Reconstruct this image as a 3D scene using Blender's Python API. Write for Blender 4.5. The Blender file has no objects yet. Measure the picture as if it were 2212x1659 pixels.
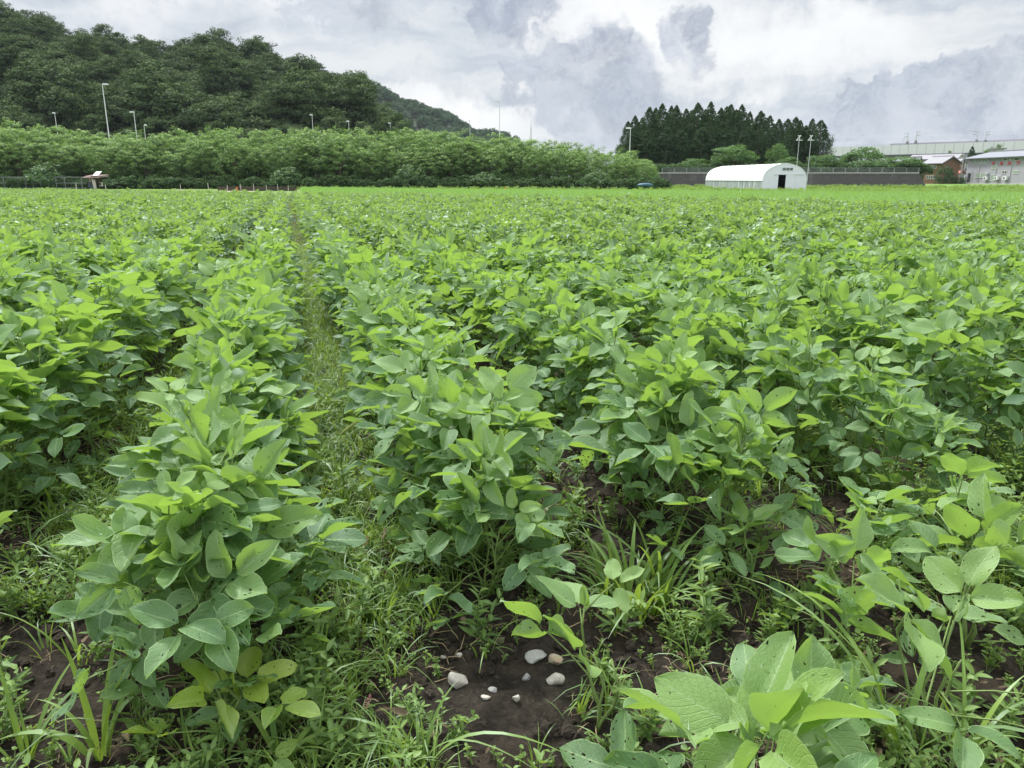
import bpy, math, random
import numpy as np
from mathutils import Vector, Matrix

SC = bpy.context.scene
COL = SC.collection
rad = math.radians

# ------------------------------------------------------------------ camera
CAM_H, PITCH, F = 1.2, rad(15.0), 768.0
cd = bpy.data.cameras.new("camera")
cd.sensor_width = 36.0
cd.lens = 27.0
cd.clip_start = 0.05
cd.clip_end = 9000
cam = bpy.data.objects.new("camera", cd)
COL.objects.link(cam)
cam.location = (0, 0, CAM_H)
cam.rotation_euler = (rad(90) - PITCH, 0, 0)
SC.camera = cam

# ------------------------------------------------------------------ render / exposure
SC.view_settings.view_transform = 'Standard'
SC.view_settings.look = 'None'
SC.view_settings.exposure = 0.75
SC.view_settings.gamma = 1.0
SC.render.film_transparent = False
cy = SC.cycles
cy.max_bounces = 7
cy.diffuse_bounces = 3
cy.glossy_bounces = 2
cy.transmission_bounces = 5
cy.transparent_max_bounces = 8
cy.volume_bounces = 0
cy.use_adaptive_sampling = True
cy.adaptive_threshold = 0.015
cy.use_denoising = True
cy.sample_clamp_indirect = 6
cy.caustics_reflective = False
cy.caustics_refractive = False

SUN_AZ, SUN_EL = rad(-28), rad(52)      # azimuth from +y towards +x


def pix_dir(px, py):
    """direction through a pixel of the 1024x768 frame"""
    u, v = (px - 512) / F, (py - 384) / F
    return Vector((u, math.cos(PITCH) - v * math.sin(PITCH), -math.sin(PITCH) - v * math.cos(PITCH)))


def P(px, py, D):
    """point seen at that pixel at distance D along the ground axis"""
    d = pix_dir(px, py)
    t = D / d.y
    return Vector((d.x * t, D, CAM_H + d.z * t))


def D2(x, y):      # picture measured at 2212 px wide -> 1024 px
    return x / 2.16016, y / 2.16016


def GP(px, py):
    """point of the near ground under a pixel"""
    d = pix_dir(px, py)
    t = CAM_H / -d.z
    return Vector((d.x * t, d.y * t, 0))


# ------------------------------------------------------------------ node helpers
class NT:
    def __init__(s, tree):
        s.t = tree; s.n = tree.nodes; s.l = tree.links

    def node(s, typ, **kw):
        n = s.n.new(typ)
        for k, v in kw.items():
            setattr(n, k, v)
        return n

    def put(s, sock, val):
        if val is None:
            return
        if isinstance(val, bpy.types.NodeSocket):
            s.l.new(val, sock)
        else:
            if isinstance(val, (tuple, list)) and sock.type == 'RGBA' and len(val) == 3:
                val = tuple(val) + (1,)
            sock.default_value = val

    def m(s, op, a, b=None, c=None, clamp=False):
        n = s.node('ShaderNodeMath', operation=op)
        n.use_clamp = clamp
        s.put(n.inputs[0], a); s.put(n.inputs[1], b); s.put(n.inputs[2], c)
        return n.outputs[0]

    def vm(s, op, a, b=None, scale=None):
        n = s.node('ShaderNodeVectorMath', operation=op)
        s.put(n.inputs[0], a); s.put(n.inputs[1], b)
        if scale is not None:
            s.put(n.inputs['Scale'], scale)
        return n.outputs[1] if op in ('LENGTH', 'DOT_PRODUCT') else n.outputs[0]

    def mix(s, f, a, b, blend='MIX'):
        n = s.node('ShaderNodeMix', data_type='RGBA', blend_type=blend)
        s.put(n.inputs[0], f); s.put(n.inputs[6], a); s.put(n.inputs[7], b)
        return n.outputs[2]

    def noise(s, vec, scale, detail=3, rough=0.55, color=False, dist=0.0):
        n = s.node('ShaderNodeTexNoise')
        s.put(n.inputs['Vector'], vec)
        n.inputs['Scale'].default_value = scale
        n.inputs['Detail'].default_value = detail
        n.inputs['Roughness'].default_value = rough
        n.inputs['Distortion'].default_value = dist
        return n.outputs['Color' if color else 'Fac']

    def ss(s, x, a, b, out0=0.0, out1=1.0):
        n = s.node('ShaderNodeMapRange', interpolation_type='SMOOTHSTEP')
        s.put(n.inputs[0], x)
        n.inputs[1].default_value = a; n.inputs[2].default_value = b
        n.inputs[3].default_value = out0; n.inputs[4].default_value = out1
        return n.outputs[0]

    def comb(s, x, y, z):
        n = s.node('ShaderNodeCombineXYZ')
        s.put(n.inputs[0], x); s.put(n.inputs[1], y); s.put(n.inputs[2], z)
        return n.outputs[0]

    def sep(s, v):
        n = s.node('ShaderNodeSeparateXYZ')
        s.put(n.inputs[0], v)
        return n.outputs


# ------------------------------------------------------------------ world: overcast sky with cumulus
def build_world():
    w = bpy.data.worlds.new("World"); SC.world = w; w.use_nodes = True
    nt = NT(w.node_tree); nt.n.clear()
    out = nt.node('ShaderNodeOutputWorld')
    tc = nt.node('ShaderNodeTexCoord').outputs['Generated']
    d = nt.vm('NORMALIZE', tc)
    x, y, z = nt.sep(d)
    R2D = 57.29578
    az = nt.m('MULTIPLY', nt.m('ARCTAN2', x, y), R2D)
    el = nt.m('MULTIPLY', nt.m('ARCSINE', z), R2D)
    base = nt.comb(az, nt.m('MULTIPLY', el, 1.0), 0.0)
    # warp
    w1 = nt.vm('SUBTRACT', nt.noise(base, 0.16, 5, 0.6, color=True), (0.5, 0.5, 0.5))
    w2 = nt.vm('SUBTRACT', nt.noise(base, 0.55, 4, 0.6, color=True), (0.5, 0.5, 0.5))
    wp = nt.vm('ADD', nt.vm('ADD', base, nt.vm('SCALE', w1, scale=9.0)), nt.vm('SCALE', w2, scale=3.2))
    wx, wy, _ = nt.sep(wp)

    def ang(dx, dy):
        v = pix_dir(*D2(dx, dy)).normalized()
        return math.degrees(math.atan2(v.x, v.y)), math.degrees(math.asin(v.z))

    blobs = [  # cx cy (picture 2212), half width, half height in degrees, strength, slope
        (1250, 165, 5.6, 3.4, 1.1, 0.0), (1320, 235, 4.6, 3.0, 0.85, 0.0),
        (1085, 25, 3.6, 2.6, 0.9, 0.0), (1500, 65, 2.3, 2.9, 1.0, 0.0),
        (740, 40, 4.2, 1.9, 0.6, 0.0), (400, 55, 7.0, 2.0, 0.35, 0.0), (880, 215, 6.0, 1.6, 0.30, 0.0),
        (1120, 175, 2.0, 1.4, 0.8, 0.0), (300, -10, 6.0, 2.0, 0.35, 0.0), (1240, 95, 3.5, 2.0, 0.5, 0.0),
    ]
    dens = None
    for (cx, cyy, hw, hh, st, sl) in blobs:
        a, e = ang(cx, cyy)
        dx = nt.m('DIVIDE', nt.m('SUBTRACT', wx, a), hw)
        dy = nt.m('DIVIDE', nt.m('SUBTRACT', wy, e), hh)
        r2 = nt.m('ADD', nt.m('MULTIPLY', dx, dx), nt.m('MULTIPLY', dy, dy))
        g = nt.m('MULTIPLY', nt.ss(r2, 0.15, 1.25, 1.0, 0.0), st)
        dens = g if dens is None else nt.m('MAXIMUM', dens, g)
    # the bank at the right: below a line that climbs to the right
    a0, e0 = ang(1640, 262); a1, e1 = ang(2212, 52)
    slope = (e1 - e0) / (a1 - a0)
    line = nt.m('ADD', nt.m('MULTIPLY', nt.m('SUBTRACT', wx, a0), slope), e0)
    below = nt.ss(nt.m('SUBTRACT', line, wy), -0.3, 1.6)
    right = nt.ss(wx, a0 - 2, a0 + 5)
    aR, eR = ang(1900, 330)
    fade = nt.ss(wy, eR - 2.5, eR + 1.0, 0.45, 1.0)
    bank = nt.m('MULTIPLY', nt.m('MULTIPLY', below, right), fade)
    dens = nt.m('MAXIMUM', dens, nt.m('MULTIPLY', bank, 1.3))
    # general cloud texture all round, outside the picture too
    gen = nt.noise(nt.comb(az, nt.m('MULTIPLY', el, 1.7), 3.0), 0.045, 6, 0.58)
    high = nt.ss(el, 13.0, 22.0)
    away = nt.ss(nt.m('ABSOLUTE', az), 36.0, 50.0)
    dens = nt.m('MAXIMUM', dens, nt.m('MULTIPLY', nt.ss(gen, 0.50, 0.72), nt.m('MAXIMUM', high, away)))
    fine = nt.noise(wp, 0.55, 7, 0.62)
    core = nt.m('ADD', dens, nt.m('MULTIPLY', nt.m('SUBTRACT', fine, 0.5), 0.8))
    cloud = nt.m('MULTIPLY', nt.ss(core, -0.05, 0.92), nt.ss(nt.noise(wp, 0.23, 6, 0.6), 0.30, 0.58, 0.45, 1.0))
    rim = nt.m('MULTIPLY', nt.m('MULTIPLY', nt.ss(core, -0.05, 0.30), nt.ss(core, 0.30, 0.70, 1.0, 0.0)), nt.ss(nt.noise(base, 0.13, 3), 0.45, 0.62))
    # thin high layer, streaked sideways
    st = nt.noise(nt.comb(nt.m('MULTIPLY', az, 0.30), nt.m('MULTIPLY', nt.m('ADD', nt.m('MULTIPLY', wy, 0.4), nt.m('MULTIPLY', el, 0.6)), 1.7), 7.0), 0.42, 7, 0.6)
    big = nt.noise(base, 0.10, 4, 0.55)
    lay = nt.m('ADD', nt.m('MULTIPLY', st, 0.55), nt.m('MULTIPLY', big, 0.45))
    thin = nt.mix(nt.ss(lay, 0.36, 0.64), (0.48, 0.53, 0.60), (0.72, 0.74, 0.755))
    # brighter patches behind the cumulus
    def glow(cx, cy_, hw, hh):
        a, e = ang(cx, cy_)
        dx = nt.m('DIVIDE', nt.m('SUBTRACT', wx, a), hw); dy = nt.m('DIVIDE', nt.m('SUBTRACT', wy, e), hh)
        return nt.ss(nt.m('ADD', nt.m('MULTIPLY', dx, dx), nt.m('MULTIPLY', dy, dy)), 0.0, 1.6, 1.0, 0.0)
    gl = nt.m('MAXIMUM', glow(1380, 50, 7.5, 3.6), nt.m('MAXIMUM', glow(1700, 110, 8.0, 2.5), glow(960, 265, 8.0, 1.6)))
    thin = nt.mix(nt.m('MULTIPLY', gl, 0.85), thin, (0.92, 0.92, 0.91))
    shade = nt.noise(wp, 0.20, 7, 0.62)
    ccol = nt.mix(nt.ss(shade, 0.36, 0.62), (0.31, 0.35, 0.44), (0.52, 0.56, 0.64))
    c = nt.mix(nt.m('MULTIPLY', cloud, 0.92), thin, ccol)
    c = nt.mix(nt.m('MULTIPLY', rim, 0.6), c, (0.90, 0.90, 0.90))
    # a little clear physical sky behind it all
    sky = nt.node('ShaderNodeTexSky', sky_type='NISHITA')
    sky.sun_disc = False
    sky.sun_elevation = SUN_EL
    sky.sun_rotation = SUN_AZ
    sky.air_density = 1.0; sky.dust_density = 1.5
    # overcast luminance: the zenith is far brighter than the horizon
    up = nt.ss(el, 10.0, 48.0, 0.70, 2.0)
    bgc = nt.node('ShaderNodeBackground')
    c = nt.mix(nt.ss(el, 12.0, 30.0), c, nt.mix(0.5, c, (0.80, 0.80, 0.79)))
    nt.put(bgc.inputs['Color'], c); nt.put(bgc.inputs['Strength'], up)
    bgs = nt.node('ShaderNodeBackground')
    nt.put(bgs.inputs['Color'], sky.outputs[0]); bgs.inputs['Strength'].default_value = 0.06
    mx = nt.node('ShaderNodeMixShader'); mx.inputs[0].default_value = 0.93
    nt.l.new(bgs.outputs[0], mx.inputs[1]); nt.l.new(bgc.outputs[0], mx.inputs[2])
    nt.l.new(mx.outputs[0], out.inputs[0])


build_world()
sd = bpy.data.lights.new("sun", 'SUN')
sd.energy = 3.0
sd.angle = rad(7)
sd.color = (1.0, 0.955, 0.88)
sun = bpy.data.objects.new("sun", sd)
COL.objects.link(sun)
sv = Vector((math.sin(SUN_AZ) * math.cos(SUN_EL), math.cos(SUN_AZ) * math.cos(SUN_EL), math.sin(SUN_EL)))
sun.rotation_euler = sv.to_track_quat('Z', 'Y').to_euler()

# ------------------------------------------------------------------ tags
def tag(o, label=None, cat=None, group=None, kind=None):
    if label: o['label'] = label
    if cat: o['category'] = cat
    if group: o['group'] = group
    if kind: o['kind'] = kind
    return o


def empty(name, loc, label, cat, group=None, rz=0.0):
    o = bpy.data.objects.new(name, None)
    o.empty_display_size = 0.1
    COL.objects.link(o)
    o.location = loc; o.rotation_euler = (0, 0, rz)
    return tag(o, label, cat, group)


# ------------------------------------------------------------------ mesh helpers
def mesh_np(name, V, Q, mats, uv=None, tint=None, smooth=False, mi=None):
    """quads (or triangles) from numpy arrays; uv per vertex, tint per vertex (rgb)"""
    V = np.asarray(V, dtype=np.float32); Q = np.asarray(Q, dtype=np.int32)
    me = bpy.data.meshes.new(name)
    k = Q.shape[1]
    me.vertices.add(len(V)); me.vertices.foreach_set('co', V.ravel())
    me.loops.add(Q.size); me.loops.foreach_set('vertex_index', Q.ravel())
    me.polygons.add(len(Q))
    me.polygons.foreach_set('loop_start', np.arange(0, Q.size, k, dtype=np.int32))
    me.polygons.foreach_set('loop_total', np.full(len(Q), k, dtype=np.int32))
    if smooth:
        me.polygons.foreach_set('use_smooth', np.ones(len(Q), dtype=bool))
    for m_ in (mats if isinstance(mats, (list, tuple)) else [mats]):
        me.materials.append(m_)
    if mi is not None:
        me.polygons.foreach_set('material_index', np.asarray(mi, dtype=np.int32))
    me.update(calc_edges=True)
    if uv is not None:
        l = me.uv_layers.new(name='UVMap')
        l.data.foreach_set('uv', np.asarray(uv, dtype=np.float32)[Q.ravel()].ravel())
    if tint is not None:
        a = me.color_attributes.new('tint', 'FLOAT_COLOR', 'POINT')
        t = np.ones((len(V), 4), dtype=np.float32); t[:, :3] = tint
        a.data.foreach_set('color', t.ravel())
    me.validate()
    return me


def link(name, me, parent=None, loc=None):
    o = bpy.data.objects.new(name, me)
    COL.objects.link(o)
    if parent is not None: o.parent = parent
    if loc is not None: o.location = loc
    return o


class MB:
    """collects faces, then builds ONE mesh object"""
    def __init__(s):
        s.v = []; s.f = []; s.m = []

    def add(s, vs, fs, mi=0):
        b = len(s.v)
        s.v += [tuple(v) for v in vs]
        s.f += [tuple(i + b for i in f) for f in fs]
        s.m += [mi] * len(fs)

    def box(s, o, a, b, c, mi=0):
        """box from corner o with edge vectors a,b,c"""
        o, a, b, c = Vector(o), Vector(a), Vector(b), Vector(c)
        vs = [o, o + a, o + a + b, o + b, o + c, o + a + c, o + a + b + c, o + b + c]
        fs = [(0, 3, 2, 1), (4, 5, 6, 7), (0, 1, 5, 4), (1, 2, 6, 5), (2, 3, 7, 6), (3, 0, 4, 7)]
        if a.cross(b).dot(c) < 0:
            fs = [f[::-1] for f in fs]
        s.add(vs, fs, mi)

    def cbox(s, c, sx, sy, sz, mi=0):
        s.box((c[0] - sx / 2, c[1] - sy / 2, c[2] - sz / 2), (sx, 0, 0), (0, sy, 0), (0, 0, sz), mi)

    def tube(s, pts, rs, n=6, mi=0, cap=True):
        pts = [Vector(p) for p in pts]
        if not isinstance(rs, (list, tuple)): rs = [rs] * len(pts)
        rings = []
        prev = None
        for i, p in enumerate(pts):
            d = (pts[min(i + 1, len(pts) - 1)] - pts[max(i - 1, 0)]).normalized()
            ref = Vector((0, 0, 1)) if abs(d.z) < 0.95 else Vector((1, 0, 0))
            if prev is not None:
                u = (prev - d * prev.dot(d))
                u = u.normalized() if u.length > 1e-6 else d.cross(ref).normalized()
            else:
                u = d.cross(ref).normalized()
            prev = u
            w = d.cross(u)
            rings.append([p + (u * math.cos(2 * math.pi * k / n) + w * math.sin(2 * math.pi * k / n)) * rs[i] for k in range(n)])
        vs = [v for r in rings for v in r]
        fs = []
        for i in range(len(pts) - 1):
            for k in range(n):
                a, b = i * n + k, i * n + (k + 1) % n
                fs.append((a, b, b + n, a + n))
        if cap:
            fs.append(tuple(range(n))[::-1])
            fs.append(tuple((len(pts) - 1) * n + k for k in range(n)))
        s.add(vs, fs, mi)

    def build(s, name, mats, parent=None, smooth=False):
        me = bpy.data.meshes.new(name)
        me.from_pydata([tuple(v) for v in s.v], [], s.f)
        for m_ in (mats if isinstance(mats, (list, tuple)) else [mats]):
            me.materials.append(m_)
        for i, p in enumerate(me.polygons):
            p.material_index = s.m[i]; p.use_smooth = smooth
        me.update()
        return link(name, me, parent)


def vnoise(x, y, seed=0):
    """smooth value noise 0..1 (numpy)"""
    xi = np.floor(x).astype(np.int64); yi = np.floor(y).astype(np.int64)
    xf = x - xi; yf = y - yi
    def h(a, b):
        n = (a * 374761393 + b * 668265263 + seed * 1442695041) & 0x7fffffff
        n = ((n ^ (n >> 13)) * 1274126177) & 0x7fffffff
        return ((n ^ (n >> 16)) & 0xffff) / 65535.0
    sx = xf * xf * (3 - 2 * xf); sy = yf * yf * (3 - 2 * yf)
    a = h(xi, yi); b = h(xi + 1, yi); c = h(xi, yi + 1); d = h(xi + 1, yi + 1)
    return (a * (1 - sx) + b * sx) * (1 - sy) + (c * (1 - sx) + d * sx) * sy


def fbm(x, y, seed=0, oct=4):
    t = 0; a = 0.5; s = 0
    for i in range(oct):
        t = t + a * vnoise(x * 2 ** i, y * 2 ** i, seed + i * 17); s += a; a *= 0.5
    return t / s


# ------------------------------------------------------------------ materials
def new_mat(name):
    m = bpy.data.materials.new(name); m.use_nodes = True
    nt = NT(m.node_tree); nt.n.clear()
    out = nt.node('ShaderNodeOutputMaterial')
    return m, nt, out


def plain(name, col, rough=0.7, var=0.12, scale=3.0, metal=0.0, bump=0.0, bscale=20.0, spec=0.4, stain=None):
    m, nt, out = new_mat(name)
    b = nt.node('ShaderNodeBsdfPrincipled')
    tc = nt.node('ShaderNodeTexCoord').outputs['Object']
    n = nt.noise(tc, scale, 5, 0.6)
    c = nt.mix(n, tuple(v * (1 - var) for v in col), tuple(min(1, v * (1 + var)) for v in col))
    if stain:
        s = nt.ss(nt.noise(nt.vm('MULTIPLY', tc, (1.0, 1.0, 0.35)), scale * 1.7, 6, 0.65), 0.5, 0.72)
        c = nt.mix(nt.m('MULTIPLY', s, stain[1]), c, stain[0])
    nt.put(b.inputs['Base Color'], c)
    b.inputs['Roughness'].default_value = rough
    b.inputs['Metallic'].default_value = metal
    b.inputs['Specular IOR Level'].default_value = spec
    if bump:
        bp = nt.node('ShaderNodeBump'); bp.inputs['Strength'].default_value = bump
        bp.inputs['Distance'].default_value = 0.02
        nt.put(bp.inputs['Height'], nt.noise(tc, bscale, 4)); nt.put(b.inputs['Normal'], bp.outputs[0])
    nt.l.new(b.outputs[0], out.inputs[0])
    return m


def leaf_mat(name, dark, light, young_and_lit, trans, gloss=0.10, rough=0.42, veins=False, holes=False, tmix=0.42, rnd=0.25, back=None):
    """dark/light: reflectance range over the leaves, young: fresh growth, on tree crowns painted highlights of the clump tops, trans: colour of light passing through"""
    m, nt, out = new_mat(name)
    at = nt.node('ShaderNodeAttribute', attribute_name='tint')
    r, g, bl = nt.sep(at.outputs['Color'])
    oi = nt.node('ShaderNodeObjectInfo').outputs['Random']
    rr = nt.m('ADD', nt.m('MULTIPLY', r, 1 - rnd), nt.m('MULTIPLY', oi, rnd))
    c = nt.mix(rr, dark, light)
    c = nt.mix(g, c, young_and_lit)
    t = nt.mix(nt.m('MULTIPLY', g, 0.5), trans, tuple(min(1, v * 1.25) for v in trans))
    uv = nt.node('ShaderNodeTexCoord').outputs['UV']
    ux, uy, _ = nt.sep(uv)
    if veins:
        ax = nt.m('ABSOLUTE', nt.m('SUBTRACT', ux, 0.5))
        mid = nt.ss(ax, 0.008, 0.030, 1.0, 0.0)
        fr = nt.m('FRACT', nt.m('SUBTRACT', nt.m('MULTIPLY', uy, 8.0), nt.m('MULTIPLY', ax, 5.0)))
        sv_ = nt.ss(nt.m('ABSOLUTE', nt.m('SUBTRACT', fr, 0.5)), 0.03, 0.10, 1.0, 0.0)
        edge = nt.ss(ax, 0.455, 0.488)
        v = nt.m('MAXIMUM', nt.m('MULTIPLY', mid, 0.85), nt.m('MAXIMUM', nt.m('MULTIPLY', sv_, 0.36), nt.m('MULTIPLY', edge, 0.8)))
        c = nt.mix(v, c, tuple(min(1, k) for k in (young_and_lit[0] * 1.35, young_and_lit[1] * 1.25, young_and_lit[2] * 1.8)))
        blot = nt.noise(nt.vm('ADD', uv, nt.vm('SCALE', at.outputs['Color'], scale=37.0)), 7.0, 3)
        c = nt.mix(nt.ss(blot, 0.45, 0.75, 0.0, 0.35), c, nt.mix(0.5, c, young_and_lit))
        spot = nt.noise(nt.vm('ADD', uv, nt.vm('SCALE', at.outputs['Color'], scale=71.0)), 19.0, 2)
        c = nt.mix(nt.m('MULTIPLY', nt.ss(spot, 0.66, 0.74), nt.m('MULTIPLY', bl, 0.55)), c, (0.34, 0.33, 0.10))
    # bluish bloom of the matt upper face; underside paler
    dif = nt.node('ShaderNodeBsdfDiffuse'); nt.put(dif.inputs['Color'], c)
    tr = nt.node('ShaderNodeBsdfTranslucent'); nt.put(tr.inputs['Color'], t)
    mx = nt.node('ShaderNodeMixShader'); mx.inputs[0].default_value = tmix
    nt.l.new(dif.outputs[0], mx.inputs[1]); nt.l.new(tr.outputs[0], mx.inputs[2])
    gl = nt.node('ShaderNodeBsdfGlossy'); gl.inputs['Roughness'].default_value = rough
    gl.inputs['Color'].default_value = (0.82, 0.92, 1.0, 1)
    fz = nt.node('ShaderNodeLayerWeight'); fz.inputs['Blend'].default_value = 0.35
    gf = nt.m('ADD', nt.m('MULTIPLY', fz.outputs['Fresnel'], gloss * 2.0), gloss * 0.5)
    m2 = nt.node('ShaderNodeMixShader'); nt.put(m2.inputs[0], gf)
    nt.l.new(mx.outputs[0], m2.inputs[1]); nt.l.new(gl.outputs[0], m2.inputs[2])
    if veins:
        bp = nt.node('ShaderNodeBump'); bp.inputs['Strength'].default_value = 0.5; bp.inputs['Distance'].default_value = 0.006
        hgt = nt.m('SUBTRACT', nt.m('MULTIPLY', nt.noise(uv, 22.0, 2), 0.6), nt.m('MULTIPLY', sv_, 0.5))
        nt.put(bp.inputs['Height'], hgt)
        for n_ in (dif, gl): nt.put(n_.inputs['Normal'], bp.outputs[0])
    last = m2.outputs[0]
    if holes:
        vv = nt.vm('ADD', uv, nt.vm('SCALE', at.outputs['Color'], scale=53.0))
        vo = nt.node('ShaderNodeTexVoronoi'); vo.inputs['Scale'].default_value = 7.5
        vo.inputs['Randomness'].default_value = 1.0
        nt.put(vo.inputs['Vector'], nt.vm('ADD', vv, nt.vm('SCALE', nt.noise(vv, 9.0, 2, color=True), scale=0.10)))
        ch = nt.sep(vo.outputs['Color'])[0]
        size = nt.m('MULTIPLY', nt.ss(ch, 0.35, 1.0), nt.m('MULTIPLY', bl, 0.40))
        hole = nt.m('LESS_THAN', vo.outputs['Distance'], size)
        tp = nt.node('ShaderNodeBsdfTransparent')
        m3 = nt.node('ShaderNodeMixShader'); nt.put(m3.inputs[0], hole)
        nt.l.new(last, m3.inputs[1]); nt.l.new(tp.outputs[0], m3.inputs[2])
        last = m3.outputs[0]
    nt.l.new(last, out.inputs[0])
    return m


M = {}
M['soy'] = leaf_mat('soy_leaf', (0.044, 0.118, 0.046), (0.125, 0.240, 0.080), (0.235, 0.372, 0.105), (0.320, 0.52, 0.072), 0.06, 0.48, veins=True, holes=True)
M['soy_far'] = leaf_mat('soy_leaf_far', (0.040, 0.105, 0.040), (0.115, 0.220, 0.070), (0.222, 0.345, 0.105), (0.315, 0.49, 0.080), 0.07, 0.5)
M['soy_yellow'] = leaf_mat('soy_leaf_yellowing', (0.12, 0.24, 0.045), (0.20, 0.34, 0.05), (0.30, 0.40, 0.05), (0.42, 0.58, 0.035), 0.08, 0.42, veins=True, holes=True)
M['stem'] = plain('soy_stem', (0.17, 0.25, 0.075), 0.7, 0.25, 30)
M['grass'] = leaf_mat('grass_blade', (0.080, 0.155, 0.040), (0.16, 0.27, 0.06), (0.24, 0.36, 0.07), (0.34, 0.50, 0.06), 0.025, 0.55, tmix=0.35)
M['weed'] = leaf_mat('weed_leaf', (0.065, 0.135, 0.050), (0.14, 0.24, 0.075), (0.21, 0.32, 0.08), (0.30, 0.45, 0.06), 0.04, 0.5, tmix=0.35)
M['rice'] = leaf_mat('rice_blade', (0.135, 0.270, 0.040), (0.175, 0.330, 0.050), (0.19, 0.35, 0.05), (0.27, 0.48, 0.05), 0.03, 0.6, tmix=0.40)
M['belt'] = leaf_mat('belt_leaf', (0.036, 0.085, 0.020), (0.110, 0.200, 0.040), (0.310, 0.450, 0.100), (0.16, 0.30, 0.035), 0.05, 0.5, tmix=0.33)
M['forest'] = leaf_mat('forest_leaf', (0.015, 0.032, 0.012), (0.045, 0.078, 0.024), (0.120, 0.175, 0.050), (0.07, 0.13, 0.03), 0.02, 0.6, tmix=0.15, rnd=0.6)  # dark tones hold painted shade, the third one the crown highlights
M['ridge'] = leaf_mat('ridge_leaf', (0.030, 0.070, 0.032), (0.055, 0.105, 0.042), (0.07, 0.12, 0.05), (0.06, 0.12, 0.03), 0.02, 0.6, tmix=0.2, rnd=0.6)
M['cedar'] = leaf_mat('cedar_needles', (0.018, 0.046, 0.018), (0.045, 0.090, 0.028), (0.070, 0.125, 0.035), (0.06, 0.12, 0.02), 0.02, 0.6, tmix=0.2, rnd=0.3)
M['cherry'] = leaf_mat('cherry_leaf', (0.045, 0.105, 0.028), (0.090, 0.175, 0.040), (0.125, 0.22, 0.05), (0.15, 0.29, 0.03), 0.04, 0.5, tmix=0.3, rnd=0.4)
M['pale_shrub'] = leaf_mat('pale_shrub_leaf', (0.040, 0.090, 0.028), (0.09, 0.165, 0.045), (0.19, 0.28, 0.095), (0.12, 0.22, 0.04), 0.04, 0.5, tmix=0.25)
M['bark'] = plain('bark', (0.10, 0.08, 0.06), 0.9, 0.3, 4, bump=0.4)
M['straw'] = plain('straw', (0.26, 0.20, 0.12), 0.8, 0.3, 40)
M['concrete'] = plain('concrete', (0.42, 0.42, 0.41), 0.85, 0.12, 0.8, stain=((0.22, 0.22, 0.21), 0.4))
M['galv'] = plain('galvanised_steel', (0.55, 0.57, 0.59), 0.5, 0.08, 5, metal=0.3)
M['white_metal'] = plain('pale_painted_steel', (0.72, 0.74, 0.75), 0.5, 0.06, 5)
M['glass'] = plain('dark_window_glass', (0.10, 0.12, 0.12), 0.12, 0.4, 0.9, spec=0.8)
M['glass_green'] = plain('curtained_window_glass', (0.30, 0.38, 0.33), 0.2, 0.25, 0.8, spec=0.7)
M['red'] = plain('red_letter_paint', (0.62, 0.035, 0.03), 0.6, 0.08, 3)
M['black'] = plain('dark_door', (0.02, 0.02, 0.022), 0.6, 0.3, 3)
M['stone'] = plain('pale_stone', (0.42, 0.40, 0.36), 0.85, 0.25, 30, bump=0.5, bscale=60, stain=((0.22, 0.17, 0.12), 0.5))
M['stone_tan'] = plain('tan_stone', (0.36, 0.30, 0.23), 0.85, 0.3, 30, bump=0.5, bscale=60, stain=((0.32, 0.14, 0.06), 0.7))
M['stone_grey'] = plain('grey_stone', (0.30, 0.30, 0.29), 0.85, 0.2, 30, bump=0.4, bscale=60)
M['stone_brown'] = plain('earthy_brown_stone', (0.13, 0.105, 0.08), 0.9, 0.3, 25, bump=0.5, bscale=60)
M['pink'] = plain('pink_knotweed_flowers', (0.36, 0.15, 0.17), 0.8, 0.4, 200)
M['clod'] = plain('soil_clod', (0.043, 0.036, 0.029), 0.95, 0.35, 50, bump=0.8, bscale=120, spec=0.15)


def soil_mat():
    m, nt, out = new_mat('field_soil')
    b = nt.node('ShaderNodeBsdfPrincipled')
    pos = nt.node('ShaderNodeNewGeometry').outputs['Position']
    x, y, z = nt.sep(pos)
    n1 = nt.noise(pos, 12.0, 8, 0.72); n2 = nt.noise(pos, 75.0, 6, 0.7); n3 = nt.noise(pos, 1.4, 4, 0.6)
    c = nt.mix(nt.ss(n1, 0.35, 0.7), (0.018, 0.0152, 0.0125), (0.056, 0.047, 0.038))
    c = nt.mix(nt.ss(n2, 0.5, 0.72, 0, 0.6), c, (0.095, 0.078, 0.060))
    c = nt.mix(nt.ss(n3, 0.45, 0.65, 0, 0.35), c, (0.085, 0.062, 0.045))
    far = nt.ss(y, 66.0, 74.0)
    gr = nt.mix(nt.noise(pos, 0.35, 5), (0.075, 0.16, 0.03), (0.15, 0.24, 0.05))
    gr = nt.mix(nt.ss(nt.noise(pos, 0.12, 4), 0.52, 0.66, 0, 0.6), gr, (0.20, 0.19, 0.10))
    c = nt.mix(far, c, gr)
    nt.put(b.inputs['Base Color'], c)
    b.inputs['Roughness'].default_value = 0.95
    b.inputs['Specular IOR Level'].default_value = 0.15
    bp = nt.node('ShaderNodeBump'); bp.inputs['Strength'].default_value = 1.0; bp.inputs['Distance'].default_value = 0.03
    nt.put(bp.inputs['Height'], nt.m('ADD', nt.m('MULTIPLY', n1, 0.6), nt.m('MULTIPLY', n2, 0.5)))
    nt.put(b.inputs['Normal'], bp.outputs[0])
    nt.l.new(b.outputs[0], out.inputs[0])
    return m


M['soil'] = soil_mat()

# ------------------------------------------------------------------ ground
RD = np.array([-0.275, 0.9615]); RC = np.array([0.9615, 0.275])     # along / across the rows
ROW0, ROWS = 0.52, 0.75


def g_base(y):
    return np.interp(y, [-50, 0, 95, 125, 3000], [0, 0, -0.43, -0.17, -0.17])


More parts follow.
